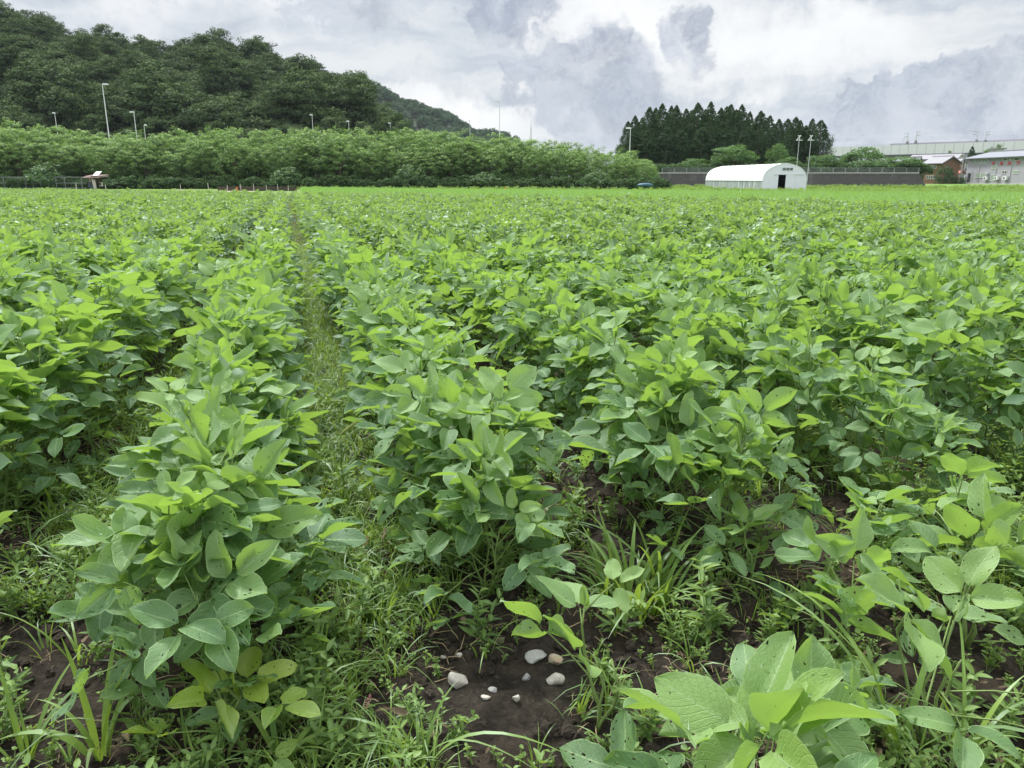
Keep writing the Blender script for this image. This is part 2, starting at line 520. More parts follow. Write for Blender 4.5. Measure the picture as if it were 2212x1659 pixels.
def ground_z(x, y):
    x = np.asarray(x, float); y = np.asarray(y, float)
    c = x * RC[0] + y * RC[1]; s = x * RD[0] + y * RD[1]
    ridge = 0.03 * np.cos(2 * np.pi * (c - ROW0) / ROWS) * np.clip((s - 1.4) / 0.5, 0, 1) * np.clip((40 - s) / 20, 0, 1)
    fade = np.clip((7 - y) / 3, 0, 1)
    n = (fbm(x * 3, y * 3, 3, 3) - 0.5) * 0.05 + (0.5 - np.abs(fbm(x * 9, y * 9, 9, 4) - 0.5)) * 0.05 + (fbm(x * 28, y * 28, 5, 2) - 0.5) * 0.028
    return g_base(y) + ridge + (n - 0.012) * fade


def axis(lo, a, b, hi, step, grow=1.18):
    core = list(np.arange(a, b, step))
    r = []; v = core[-1]; d = step
    while v < hi:
        d *= grow; v += d; r.append(v)
    l = []; v = a; d = step
    while v > lo:
        d *= grow; v -= d; l.append(v)
    return np.array(l[::-1] + core + r)


gx = axis(-2500, -2.3, 2.4, 2500, 0.017); gy = axis(-30, 0.75, 4.0, 3000, 0.017, 1.12)
GX, GY = np.meshgrid(gx, gy)
GZ = ground_z(GX, GY)
nx_, ny_ = len(gx), len(gy)
idx = np.arange(nx_ * ny_).reshape(ny_, nx_)
Q = np.stack([idx[:-1, :-1], idx[:-1, 1:], idx[1:, 1:], idx[1:, :-1]], -1).reshape(-1, 4)
gme = mesh_np('ground', np.stack([GX, GY, GZ], -1).reshape(-1, 3), Q, M['soil'], smooth=True)
tag(link('ground', gme), kind='structure', label='dark brown field soil under the crop')


# ------------------------------------------------------------------ geometry-node scatter for uncountable things
def scatter(name, pts, rots, scl, variants, label, cat, seed=0):
    """ONE object of kind stuff: copies of small unlinked meshes on points"""
    col = bpy.data.collections.new(name + '_sources')
    for i, me in enumerate(variants):
        col.objects.link(bpy.data.objects.new('%s_source_%02d' % (name, i), me))
    pts = np.asarray(pts, dtype=np.float32)
    me = bpy.data.meshes.new(name)
    me.vertices.add(len(pts)); me.vertices.foreach_set('co', pts.ravel())
    a = me.attributes.new('rot', 'FLOAT_VECTOR', 'POINT'); a.data.foreach_set('vector', np.asarray(rots, dtype=np.float32).ravel())
    scl = np.asarray(scl, dtype=np.float32)
    if scl.ndim == 1: scl = np.repeat(scl[:, None], 3, 1)
    a = me.attributes.new('scl', 'FLOAT_VECTOR', 'POINT'); a.data.foreach_set('vector', scl.ravel())
    rg = np.random.default_rng(seed)
    a = me.attributes.new('pick', 'INT', 'POINT'); a.data.foreach_set('value', rg.integers(0, len(variants), len(pts)).astype(np.int32))
    o = link(name, me)
    ng = bpy.data.node_groups.new(name + '_scatter', 'GeometryNodeTree')
    ng.interface.new_socket('Geometry', in_out='INPUT', socket_type='NodeSocketGeometry')
    ng.interface.new_socket('Geometry', in_out='OUTPUT', socket_type='NodeSocketGeometry')
    N = ng.nodes
    gi = N.new('NodeGroupInput'); go = N.new('NodeGroupOutput')
    ci = N.new('GeometryNodeCollectionInfo'); ci.inputs['Collection'].default_value = col
    ci.inputs['Separate Children'].default_value = True; ci.inputs['Reset Children'].default_value = True
    ip = N.new('GeometryNodeInstanceOnPoints'); ip.inputs['Pick Instance'].default_value = True

    def na(n, t):
        k = N.new('GeometryNodeInputNamedAttribute'); k.data_type = t; k.inputs['Name'].default_value = n
        return k.outputs['Attribute']
    ng.links.new(gi.outputs[0], ip.inputs['Points'])
    ng.links.new(ci.outputs[0], ip.inputs['Instance'])
    ng.links.new(na('pick', 'INT'), ip.inputs['Instance Index'])
    ng.links.new(na('rot', 'FLOAT_VECTOR'), ip.inputs['Rotation'])
    ng.links.new(na('scl', 'FLOAT_VECTOR'), ip.inputs['Scale'])
    ng.links.new(ip.outputs[0], go.inputs[0])
    md = o.modifiers.new('scatter', 'NODES'); md.node_group = ng
    return tag(o, label, cat, kind='stuff')


# ------------------------------------------------------------------ leaves
def leaf_grid(nl, nw):
    t = np.linspace(0, 1, nl + 1); w = np.linspace(-1, 1, nw + 1)
    T, W = np.meshgrid(t, w, indexing='ij')
    i = np.arange((nl + 1) * (nw + 1)).reshape(nl + 1, nw + 1)
    q = np.stack([i[:-1, :-1], i[:-1, 1:], i[1:, 1:], i[1:, :-1]], -1).reshape(-1, 4)
    return T.ravel(), W.ravel(), q


HI = leaf_grid(9, 6); LO = leaf_grid(5, 2); MID = leaf_grid(6, 4)


def unit(v):
    return v / (np.linalg.norm(v) + 1e-9)


class LeafBag:
    def __init__(s):
        s.V = []; s.Q = []; s.U = []; s.T = []; s.n = 0

    def leaflet(s, grid, base, d, nrm, L, Wd, rg, young_and_lit=0.0, damage=0.0, narrow=False, fold=None):
        T, W, q = grid
        if narrow:
            prof = np.sin(np.pi * np.clip(T, 0, 1) ** 0.8) ** 0.9
        else:
            prof = (T + 1e-6) ** 0.52 * (1 - T) ** 0.74 / 0.440
        bite = 1.0 - damage * 0.35 * np.maximum(0, np.sin(T * rg.uniform(6, 16) + rg.uniform(0, 6)) - 0.55) * (W * rg.choice([-1, 1]) > 0.3)
        x = W * prof * Wd * 0.5 * bite
        y = T * L
        if fold is None: fold = rg.uniform(0.1, 0.75)
        ang = abs(rg.normal(0, 1)) * 0.25 + fold
        dro = rg.uniform(-0.30, 0.38)
        z = np.abs(x) * math.sin(ang) * 0.9
        x = x * math.cos(ang * 0.85)
        z = z - dro * L * T ** 2 * 0.7 + np.sin(T * rg.uniform(5, 9) + rg.uniform(0, 6) + np.sign(W) * 1.3) * np.abs(W) * Wd * 0.07
        z = z + (rg.random(len(T)) - 0.5) * L * 0.018
        sd_ = unit(np.cross(d, nrm)); n2 = unit(np.cross(sd_, d))
        # curl sideways a little
        side = rg.uniform(-0.12, 0.12) * L
        V = base + np.outer(x + side * T ** 2, sd_) + np.outer(y, d) + np.outer(z, n2)
        s.V.append(V); s.Q.append(q + s.n); s.n += len(V)
        s.U.append(np.stack([W * 0.5 + 0.5, T], -1))
        s.T.append(np.tile([[rg.random(), np.clip(young_and_lit + rg.normal(0, 0.14), 0, 1), damage]], (len(V), 1)))

    def trifoliate(s, grid, p, azim, tilt, size, rg, young_and_lit, damage, droop):
        d = np.array([math.cos(azim) * math.cos(droop), math.sin(azim) * math.cos(droop), math.sin(droop)])
        up = np.array([rg.normal(0, tilt), rg.normal(0, tilt), 1.0])
        n = unit(up - d * np.dot(up, d)); sd_ = unit(np.cross(d, n))
        f0 = rg.uniform(0.05, 0.5)
        s.leaflet(grid, p + d * size * 0.22, unit(d + rg.normal(0, 0.10, 3)), n, size, size * rg.uniform(0.60, 0.75), rg, young_and_lit, damage, fold=f0)
        for k in (-1, 1):
            dd = unit(d * 0.25 + sd_ * k * 0.9 + rg.normal(0, 0.16, 3) + np.array([0, 0, rg.uniform(-0.25, 0.3)]))
            nn = unit(n + rg.normal(0, 0.22, 3))
            s.leaflet(grid, p + dd * 0.01, dd, nn, size * rg.uniform(0.86, 0.98), size * rg.uniform(0.56, 0.70), rg, young_and_lit, damage, fold=f0)

    def mesh(s, name, mat, smooth=True):
        return mesh_np(name, np.concatenate(s.V), np.concatenate(s.Q), mat, np.concatenate(s.U), np.concatenate(s.T), smooth)


def soy_plant(seed, height=0.6, nleaf=22, spread=0.20, leaf=0.12, grid=HI, mat='soy', base_young=0.0, damage=(0.3, 1.4), top_only=False, stems=True, up=0.0):
    rg = np.random.default_rng(seed)
    bag = LeafBag(); st = MB()
    lean = rg.normal(0, 0.05, 2)
    nb = 1 + int(rg.integers(2, 4)) if height > 0.3 else 1
    axes = []
    for b in range(nb):
        a = rg.uniform(0, 6.28)
        r = 0 if b == 0 else rg.uniform(0.06, 0.15) * height / 0.6
        h = height if b == 0 else height * rg.uniform(0.65, 0.95)
        ps = []
        for t in np.linspace(0, 1, 6):
            ps.append(np.array([lean[0] * t + r * math.cos(a) * min(1, t * 1.6), lean[1] * t + r * math.sin(a) * min(1, t * 1.6), h * t * 0.86]) + rg.normal(0, 0.006, 3) * (t > 0))
        axes.append((np.array(ps), h))
        if stems:
            st.tube([tuple(p) for p in ps], [0.0048 * (1 - 0.6 * t) for t in np.linspace(0, 1, 6)], 5 if grid is HI else 3)
    az0 = rg.uniform(0, 6.28)
    for i in range(nleaf):
        ps, h = axes[0] if (i % 2 == 0 or nb == 1) else axes[1 + (i // 2) % (nb - 1)]
        t = 0.10 + 0.90 * ((i + rg.uniform(0, 0.9)) / nleaf)
        if top_only: t = 0.35 + 0.65 * t
        t = min(t, 0.999)
        f = t * 5; k = min(4, int(f)); node = ps[k] * (1 - (f - k)) + ps[k + 1] * (f - k)
        az = az0 + i * 2.4 + rg.normal(0, 0.35)
        pl = spread * rg.uniform(0.65, 1.25) * (1.0 - 0.45 * t) * (0.7 + 0.6 * math.sin(math.pi * min(1, t + 0.15)))
        elev = (0.25 + 0.95 * t) + rg.normal(0, 0.15)
        pd = np.array([math.cos(az) * math.cos(elev), math.sin(az) * math.cos(elev), math.sin(elev)])
        mid = node + pd * pl * 0.6
        end = mid + unit(pd + np.array([0, 0, -0.15])) * pl * 0.5
        end[2] = max(end[2], 0.05)
        y = np.clip((t - 0.52) / 0.48, 0, 1) ** 1.3 * 0.95 + base_young * rg.uniform(0.1, 1.5)
        if t > 0.93: sz = leaf * rg.uniform(0.45, 0.8)
        else: sz = leaf * rg.uniform(0.78, 1.12) * (0.68 + 0.45 * min(1, t * 1.5))
        droop = rg.normal(0.02 + 1.5 * max(0, t - 0.62) + up, 0.34)
        if stems:
            st.tube([tuple(node), tuple(mid), tuple(end)], [0.0024, 0.0019, 0.0015], 4 if grid is HI else 3, cap=False)
        dmg = rg.uniform(*damage) * (1.25 - 0.85 * t)
        bag.trifoliate(grid, end, az, 0.30 + 0.25 * t, sz, rg, y, max(0, dmg), droop)
    if base_young >= 0 and grid is HI:      # folded new leaves at the tip
        tip = axes[0][0][-1]
        for k in range(3):
            a = rg.uniform(0, 6.28)
            d = unit(np.array([math.cos(a) * 0.3, math.sin(a) * 0.3, 1]))
            bag.leaflet(grid, tip, d, np.array([math.cos(a), math.sin(a), 0]), leaf * 0.42, leaf * 0.2, rg, 0.9, 0, fold=1.0)
    lm = bag.mesh('soybean_foliage', M[mat])
    sm = None
    if stems:
        b = len(bpy.data.objects)
        me = bpy.data.meshes.new('soybean_stem')
        me.from_pydata(st.v, [], st.f); me.materials.append(M['stem'])
        me.polygons.foreach_set('use_smooth', [True] * len(me.polygons)); me.update()
        sm = me
    return lm, sm


def soy_thing(name, lm, sm, loc, rz, scl, label, group):
    e = empty(name, loc, label, 'soybean plant', group, rz)
    e.scale = scl
    link('foliage', lm, e); link('stem', sm, e)
    return e


# ------------------------------------------------------------------ soybean field
def in_view(x, y, z=0.35, mx=40, my=30):
    dx, dy, dz = x, y, z - CAM_H
    dep = dy * math.cos(PITCH) - dz * math.sin(PITCH)
    if dep < 0.1: return False, 1e9
    u = dx / dep * F; v = -(dy * math.sin(PITCH) + dz * math.cos(PITCH)) / dep * F
    return (-512 - mx < u < 512 + mx and v < 384 + my), dep


EDGE_X = [-90, -46, -13.4, 9.7, 13.3, 20, 60]
EDGE_Y = [103, 73, 50, 28, 20.8, 12, 6]
front_s = {-4: 2.9, -3: 2.6, -2: 2.28, -1: 1.62, 0: 1.93, 1: 1.98, 2: 1.95, 3: 2.0, 4: 2.2}
rs = np.random.default_rng(11)
plants = []
for k in range(-90, 90):
    c = ROW0 + ROWS * k + {0: 0.0, -1: 0.0, -2: -0.08, -3: -0.06}.get(k, 0)
    s = front_s.get(k, 2.0) + rs.uniform(0, 0.05)
    wob = rs.uniform(0, 6)
    while s < 115:
        cc = c - {-2: -0.08, -3: -0.06}.get(k, 0) * min(1, s / 25) + 0.03 * math.sin(s * 0.9 + wob) + rs.normal(0, 0.025)
        x = RC[0] * cc + RD[0] * s; y = RC[1] * cc + RD[1] * s
        step = 0.19 if s < 30 else 0.25
        s += step * rs.uniform(0.8, 1.2)
        if y > np.interp(x, EDGE_X, EDGE_Y): continue
        if y < 0.9 or abs(x) > 6 + y * 0.80: continue
        miss = fbm(np.array([x * 0.55]), np.array([y * 0.55]), 44, 2)[0]
        if y > 6 and miss < 0.22: continue
        hgt = 0.86 + 0.30 * fbm(np.array([x * 0.45 + 9]), np.array([y * 0.45]), 21, 3)[0] + rs.normal(0, 0.05)
        plants.append([x, y, k, hgt, s])
near = []; far = []
for p in plants:
    ok, dep = in_view(p[0], p[1])
    (near if ok and dep < 12 else far).append((dep, p) if ok else (1e9, p))
near.sort(key=lambda q: q[0])
N_IND = 292
far += near[N_IND:]; near = near[:N_IND]

NEARV = [soy_plant(100 + i, 0.62, 30, 0.18, 0.106) for i in range(12)]
FRONTV = [soy_plant(150 + i, 0.60, 44, 0.225, 0.118, damage=(0.7, 1.6)) for i in range(5)]
FARV = [soy_plant(200 + i, 0.62, 24, 0.155, 0.104, grid=LO, mat='soy_far', damage=(0, 0), stems=False)[0] for i in range(8)]
ORD = ['first', 'second', 'third', 'fourth', 'fifth', 'sixth', 'seventh', 'eighth', 'ninth', 'tenth']
ROWNAME = {-1: 'the bushy row left of the furrow', 0: 'the row right of the furrow',
           1: 'the row behind the grass clump', 2: 'the second row right of the grass clump',
           -2: 'the row left of the bushy row', -3: 'the second row left of the bushy row'}
byrow = {}
for dep, p in near: byrow.setdefault(p[2], []).append(p)
rn = np.random.default_rng(5)
for k in sorted(byrow):
    lst = sorted(byrow[k], key=lambda p: p[4])
    if k in ROWNAME: rname = ROWNAME[k]
    elif k > 0: rname = 'the %s row right of the grass clump' % (ORD[k - 1] if k - 1 < 10 else 'eleventh')
    else: rname = 'the %s row left of the bushy row' % ORD[min(9, -k - 2)]
    for i, p in enumerate(lst):
        fr = i < 3 and k in (-1, 0, 1)
        lm, sm = (FRONTV[(i * 3 + k) % 5] if fr else NEARV[int(rn.integers(0, 12))])
        sc = p[3] * (1.0 if i > 0 else 0.9)
        if k >= 2 and i < 3: sc *= 0.78 + 0.08 * i
        if k in (-1, 0, 1) and i == 0: sc *= 0.90
        side = 'nearest the camera' if k in (-1, 0, 1, 2) else ('nearest the right edge' if k > 0 else 'nearest the left edge')
        if i == 0: lab = 'soybean plant %s in %s' % (side, rname)
        elif i < 7: lab = '%s soybean plant up %s' % (ORD[i], rname)
        else: lab = 'soybean plant merged into the far part of %s' % rname
        soy_thing('soybean_plant', lm, sm, (p[0], p[1], float(ground_z(p[0], p[1])) - 0.01), rn.uniform(0, 6.28),
                  (sc, sc, sc * rn.uniform(0.95, 1.08)), lab, 'soybean plants standing in rows')

fp = np.array([[p[0], p[1], 0] for _, p in far]); fp[:, 2] = ground_z(fp[:, 0], fp[:, 1]) - 0.01
hs = np.array([p[3] for _, p in far])
n = len(fp)
scatter('soybean_crop', fp, np.stack([rs.normal(0, 0.06, n), rs.normal(0, 0.06, n), rs.uniform(0, 6.28, n)], -1),
        np.stack([hs * 0.93, hs * 0.93, hs * rs.uniform(0.84, 1.16, n)], -1), FARV,
        'green soybean crop filling the field beyond the nearest plants', 'crop')

# single plants standing out in front of the rows: (x, y, height, leaves, leaf size, material, label)
SINGLES = [
    (0.40, 1.12, 0.35, 20, 0.132, 'soy', 0.35, 'big pale-leaved soybean plant cut off by the bottom edge right of centre'),
    (0.19, 1.47, 0.38, 5, 0.110, 'soy', 0.6, 'spindly light green soybean plant rising beside the white stones'),
    (-0.60, 1.36, 0.20, 8, 0.075, 'soy_yellow', 0.2, 'small yellowing soybean seedling in front of the bushy row at bottom left'),
    (0.82, 1.72, 0.33, 8, 0.100, 'soy', 0.35, 'short open soybean plant on weedy soil at right with bare stem'),
    (0.90, 1.40, 0.40, 10, 0.112, 'soy', 0.35, 'branching soybean plant with raised leaves at lower right edge'),
    (0.72, 2.02, 0.24, 8, 0.090, 'soy', 0.1, 'low soybean seedling on dark soil before the tall grass clump row'),
    (1.02, 1.98, 0.30, 9, 0.090, 'soy', 0.15, 'low weedy soybean plant under the right-hand rows, left of a taller one'),
    (1.32, 2.05, 0.40, 12, 0.100, 'soy', 0.15, 'leafy soybean plant near the right edge in front of the right-hand rows'),
    (0.66, 1.30, 0.22, 6, 0.085, 'soy', 0.3, 'small soybean plant behind the right shoulder of the big front plant'),
    (1.20, 1.78, 0.36, 9, 0.105, 'soy', 0.3, 'pale soybean plant half cut off by the right edge, above the branching one'),
]
for i, (x, y, h, nl, ls, mt, yg, lab) in enumerate(SINGLES):
    lm, sm = soy_plant(300 + i * 7, h, nl, 0.15 * h / 0.4 + 0.03, ls, mat=mt, base_young=yg, damage=(0.5, 1.4), top_only=(i in (1, 3, 6)), up=0.15)
    soy_thing('soybean_plant', lm, sm, (x, y, float(ground_z(x, y)) - 0.01), 0.3 + i, (1, 1, 1), lab, None)


# ------------------------------------------------------------------ grasses and weeds
def blade(bag, base, az, L, Wd, bend, rg, seg=6, young_and_lit=0.3, lean=0.25):
    t = np.linspace(0, 1, seg + 1)
    out = L * (lean * t + bend * t ** 2.2 * 0.8); up = L * (t - bend * 0.85 * t ** 2.6)
    dx, dy = math.cos(az), math.sin(az)
    w = Wd * 0.5 * np.minimum(1, 0.45 + t * 3) * (1 - t ** 2.2) + 0.0002
    c = np.stack([base[0] + dx * out, base[1] + dy * out, base[2] + up], -1)
    sd_ = np.array([-dy, dx, 0.0])
    tw = rg.uniform(-0.6, 0.6)
    V = np.concatenate([c - np.outer(w, sd_) + np.array([0, 0, 1]) * (w * tw)[:, None], c + np.outer(w, sd_)])
    i = np.arange(seg)
    q = np.stack([i, i + seg + 1, i + seg + 2, i + 1], -1)
    bag.V.append(V); bag.Q.append(q + bag.n); bag.n += len(V)
    bag.U.append(np.stack([np.repeat([0.0, 1.0], seg + 1), np.tile(t, 2)], -1))
    bag.T.append(np.tile([[rg.random(), np.clip(young_and_lit + rg.normal(0, 0.2), 0, 1), 0]], (len(V), 1)))


def tuft(seed, n, L, Wd, r=0.03, bend=(0.1, 0.8), seg=5, young_and_lit=0.3, mat='grass', lean=0.3):
    rg = np.random.default_rng(seed); bag = LeafBag()
    for i in range(n):
        a = rg.uniform(0, 6.28); rr = r * math.sqrt(rg.random())
        blade(bag, np.array([rr * math.cos(a), rr * math.sin(a), -0.01]), a + rg.normal(0, 0.6), L * rg.uniform(0.5, 1.1), Wd * rg.uniform(0.7, 1.2), rg.uniform(*bend), rg, seg, young_and_lit, lean * rg.uniform(0.3, 1.5))
    return bag.mesh('grass_tuft', M[mat])


def weed(seed, h, n, leaf, narrow=False, young_and_lit=0.3, mat='weed', nstem=3):
    """branching broad-leaved weed: paired leaves up thin stems"""
    rg = np.random.default_rng(seed); bag = LeafBag(); st = MB()
    for b in range(nstem):
        a = rg.uniform(0, 6.28); ln = rg.uniform(0.1, 0.6)
        d = unit(np.array([math.cos(a) * ln, math.sin(a) * ln, 1])); hh = h * rg.uniform(0.6, 1.05)
        st.tube([(0, 0, -0.01), tuple(d * hh * 0.5), tuple(d * hh)], [0.0016, 0.0012, 0.0008], 3, cap=False, mi=1)
        for i in range(n):
            t = (i + 1) / n
            for sgn in (0, math.pi):
                az = a + i * 1.57 + sgn + rg.normal(0, 0.2)
                dd = unit(np.array([math.cos(az), math.sin(az), rg.uniform(0.1, 0.7)]))
                bag.leaflet(LO, d * hh * t, dd, np.array([rg.normal(0, .2), rg.normal(0, .2), 1.0]), leaf * rg.uniform(0.6, 1.1) * (1.15 - 0.45 * t), leaf * (0.26 if narrow else 0.5), rg, np.clip(young_and_lit + 0.3 * t, 0, 1), 0, narrow=True)
    nl = sum(len(q) for q in bag.Q)
    V = np.concatenate(bag.V + [np.array(st.v)]); Qs = np.concatenate(bag.Q + [np.array([f for f in st.f]) + bag.n])
    U = np.concatenate(bag.U + [np.zeros((len(st.v), 2))]); T = np.concatenate(bag.T + [np.tile([[0.5, 0.3, 0]], (len(st.v), 1))])
    mi = [0] * nl + [1] * (len(Qs) - nl)
    return mesh_np('weed', V, Qs, [M[mat], M['stem']], U, T, True, mi)


GRV = [tuft(400 + i, 9, 0.13, 0.0045, 0.02) for i in range(4)] + [tuft(410 + i, 7, 0.20, 0.006, 0.02, (0.2, 0.9)) for i in range(3)]
WDV = [weed(430 + i, 0.07 + 0.015 * i, 4, 0.028 + 0.003 * i, young_and_lit=0.35) for i in range(4)]
WDV += [weed(440 + i, 0.15 + 0.02 * i, 6, 0.055, narrow=True, young_and_lit=0.3) for i in range(4)]
TINY = [weed(450 + i, 0.03, 2, 0.014, young_and_lit=0.5, nstem=3) for i in range(3)]

rw = np.random.default_rng(77)
STXY = [GP(*D2(a, b)) for a, b in ((993, 1475), (1153, 1440), (1198, 1440), (1137, 1470), (1196, 1480), (1049, 1522), (1064, 1505), (1116, 1530))]
def cover(n, ylo, yhi, fn):
    """random ground points inside the view wedge, density per fn"""
    r = np.sqrt(rw.uniform(ylo ** 2, yhi ** 2, n)); y = r
    x = rw.uniform(-0.80, 0.80, n) * (r + 0.45)
    keep = rw.random(n) < fn(x, y)
    x, y = x[keep], y[keep]
    for t in STXY:                       # the stones lie clear; nothing grows just in front of them
        k_ = ((x - t.x) / 0.055) ** 2 + ((y - t.y + 0.06) / 0.12) ** 2 > 1
        x, y = x[k_], y[k_]
    return np.stack([x, y, ground_z(x, y)], -1)


def rowpos(x, y):
    c = x * RC[0] + y * RC[1]; s = x * RD[0] + y * RD[1]
    fr = (c - ROW0) / ROWS
    return np.abs(fr - np.round(fr)) * ROWS, s, c


BARE = GP(*D2(1090, 1460))
def dens_weed(x, y):
    q, s, c = rowpos(x, y)
    n = fbm(x * 2.2, y * 2.2, 61, 3)
    b = np.exp(-((((x - BARE.x + 0.02) / 0.34) ** 2 + ((y - BARE.y - 0.05) / 0.40) ** 2) ** 1.6))
    b2 = np.exp(-(((x + 0.95) / 0.30) ** 2 + ((y - 1.75) / 0.35) ** 2))
    b3 = np.exp(-(((x - 0.85) / 0.35) ** 2 + ((y - 2.25) / 0.22) ** 2))
    d = np.clip((n - 0.36) * 3.6, 0.16, 1) * (1 - 0.98 * b) * (1 - 0.6 * b2) * (1 - 0.55 * b3)
    return np.clip(d, 0, 1)


def stuff_pts(pts, lo, hi, tilt=0.2):
    n = len(pts)
    return np.stack([rw.normal(0, tilt, n), rw.normal(0, tilt, n), rw.uniform(0, 6.28, n)], -1), rw.uniform(lo, hi, n)


p = cover(3000, 0.95, 4.2, dens_weed); r_, s_ = stuff_pts(p, 0.55, 1.2)
scatter('ground_weeds', p, r_, s_, WDV, 'low broad-leaved weeds on the soil between the rows', 'weeds', 1)
p = cover(16000, 0.95, 4.2, lambda x, y: np.clip(dens_weed(x, y) * 1.3, 0.12, 1)); r_, s_ = stuff_pts(p, 0.6, 1.5)
scatter('weed_seedlings', p, r_, s_, TINY, 'tiny weed seedlings sprouting on the dark soil', 'weeds', 2)
p = cover(9000, 0.95, 4.2, lambda x, y: dens_weed(x, y) * (0.4 + 0.6 * (np.abs(rowpos(x, y)[2] - 0.145) < 0.28))); r_, s_ = stuff_pts(p, 0.5, 1.1)
fs_ = rw.uniform(1.7, 16, 3000); fc_ = 0.15 + rw.normal(0, 0.12, 3000)
p3 = np.stack([RC[0] * fc_ + RD[0] * fs_, RC[1] * fc_ + RD[1] * fs_], -1); p3 = np.column_stack([p3, ground_z(p3[:, 0], p3[:, 1])]); r3, s3 = stuff_pts(p3, 0.45, 1.0)
fs_ = rw.uniform(2.2, 14, 1700); fc_ = -0.64 + rw.normal(0, 0.12, 1700)
p4 = np.stack([RC[0] * fc_ + RD[0] * fs_, RC[1] * fc_ + RD[1] * fs_], -1); p4 = np.column_stack([p4, ground_z(p4[:, 0], p4[:, 1])]); r4, s4 = stuff_pts(p4, 0.6, 1.3)
p = np.concatenate([p, p3, p4]); r_ = np.concatenate([r_, r3, r4]); s_ = np.concatenate([s_, s3, s4])
p5 = cover(30000, 22, 60, lambda x, y: np.where((rowpos(x, y)[0] > 0.2) & (np.abs(rowpos(x, y)[2] - 0.145) < 3), 1.0, 0.0)); r5, s5 = stuff_pts(p5, 1.0, 1.8)
p = np.concatenate([p, p5]); r_ = np.concatenate([r_, r5]); s_ = np.concatenate([s_, s5])
p2 = cover(34000, 4.0, 22, lambda x, y: np.where(rowpos(x, y)[0] > 0.2, 0.8, 0.08)); r2, s2 = stuff_pts(p2, 0.7, 1.4)
scatter('furrow_grass', np.concatenate([p, p2]), np.concatenate([r_, r2]), np.concatenate([s_, s2]), GRV, 'fine green grass growing along the furrows', 'grass', 3)


def straw_mesh(seed):
    rg = np.random.default_rng(seed); mb = MB()
    for i in range(7):
        a = rg.uniform(0, 6.28); L = rg.uniform(0.02, 0.07); c = rg.normal(0, 0.03, 2)
        d = Vector((math.cos(a), math.sin(a), rg.uniform(-0.1, 0.2))) * L
        p0 = Vector((c[0], c[1], rg.uniform(0.004, 0.015)))
        mb.tube([p0, p0 + d * 0.5 + Vector((rg.normal(0, 0.004), rg.normal(0, 0.004), rg.uniform(0, 0.008))), p0 + d], [0.0010, 0.0009, 0.0005], 3, cap=False)
    me = bpy.data.meshes.new('straw'); me.from_pydata([tuple(v) for v in mb.v], [], mb.f); me.materials.append(M['straw'])
    return me


def lump(seed, r, rough=0.25, sub=2, squash=0.7, mat='clod', lo=0.5):
    import bmesh
    rg = np.random.default_rng(seed); bm = bmesh.new()
    bmesh.ops.create_icosphere(bm, subdivisions=sub, radius=1)
    off = rg.uniform(0, 50, 3)
    for v in bm.verts:
        c = v.co
        n = fbm(np.array([c.x * 1.3 + off[0] + c.z * 2]), np.array([c.y * 1.3 + off[1] - c.z]), seed, 3)[0]
        v.co = Vector((c.x, c.y, c.z * squash)) * r * (1 - rough + 2 * rough * n)
    me = bpy.data.meshes.new('lump'); bm.to_mesh(me); bm.free()
    me.polygons.foreach_set('use_smooth', [mat != 'clod'] * len(me.polygons))
    me.materials.append(M[mat])
    return me


p = cover(1500, 0.95, 4.0, lambda x, y: np.clip(fbm(x * 1.5, y * 1.5, 91, 2) * 1.6 - 0.45, 0.02, 1)); r_, s_ = stuff_pts(p, 0.7, 1.4, 0.05)
scatter('dry_straw', p, r_, s_, [straw_mesh(i) for i in range(4)], 'dry straw-coloured stalks littering the soil', 'straw', 4)
p = cover(22000, 0.95, 3.8, lambda x, y: np.clip(0.25 + np.exp(-(((x - BARE.x - .05) / 0.3) ** 2 + ((y - BARE.y) / 0.22) ** 2)), 0, 1))
p = p[[min((q[0] - t.x) ** 2 + (q[1] - t.y) ** 2 for t in STXY) > 0.0011 for q in p]]
r_, s_ = stuff_pts(p, 0.25, 1.0, 1.0)
s_ = s_ ** 3 * 1.2 + 0.13
scatter('soil_clods', p, r_, s_, [lump(500 + i, 0.016, 0.75, 2) for i in range(6)], 'crumbly dark clods of soil', 'soil', 5)

M['dead_leaf'] = plain('dead_leaf', (0.105, 0.078, 0.048), 0.85, 0.5, 8)
def dead_leaf(seed):
    rg = np.random.default_rng(seed); bag = LeafBag()
    for k in range(2):
        a = rg.uniform(0, 6.28); o = rg.normal(0, 0.03, 2)
        bag.leaflet(MID, np.array([o[0], o[1], 0.012]), np.array([math.cos(a), math.sin(a), rg.uniform(-.1, .2)]), np.array([0.1, 0.1, 1.0]), rg.uniform(0.02, 0.045), rg.uniform(0.010, 0.024), rg, 0, 0.8)
    return bag.mesh('dead_leaf', M['dead_leaf'])


p = cover(800, 0.95, 4.0, lambda x, y: 0.6 + 0 * x); r_, s_ = stuff_pts(p, 0.5, 1.2, 0.15)
scatter('fallen_leaves', p, r_, s_, [dead_leaf(520 + i) for i in range(4)], 'withered brown leaves lying on the soil', 'dead leaves', 15)

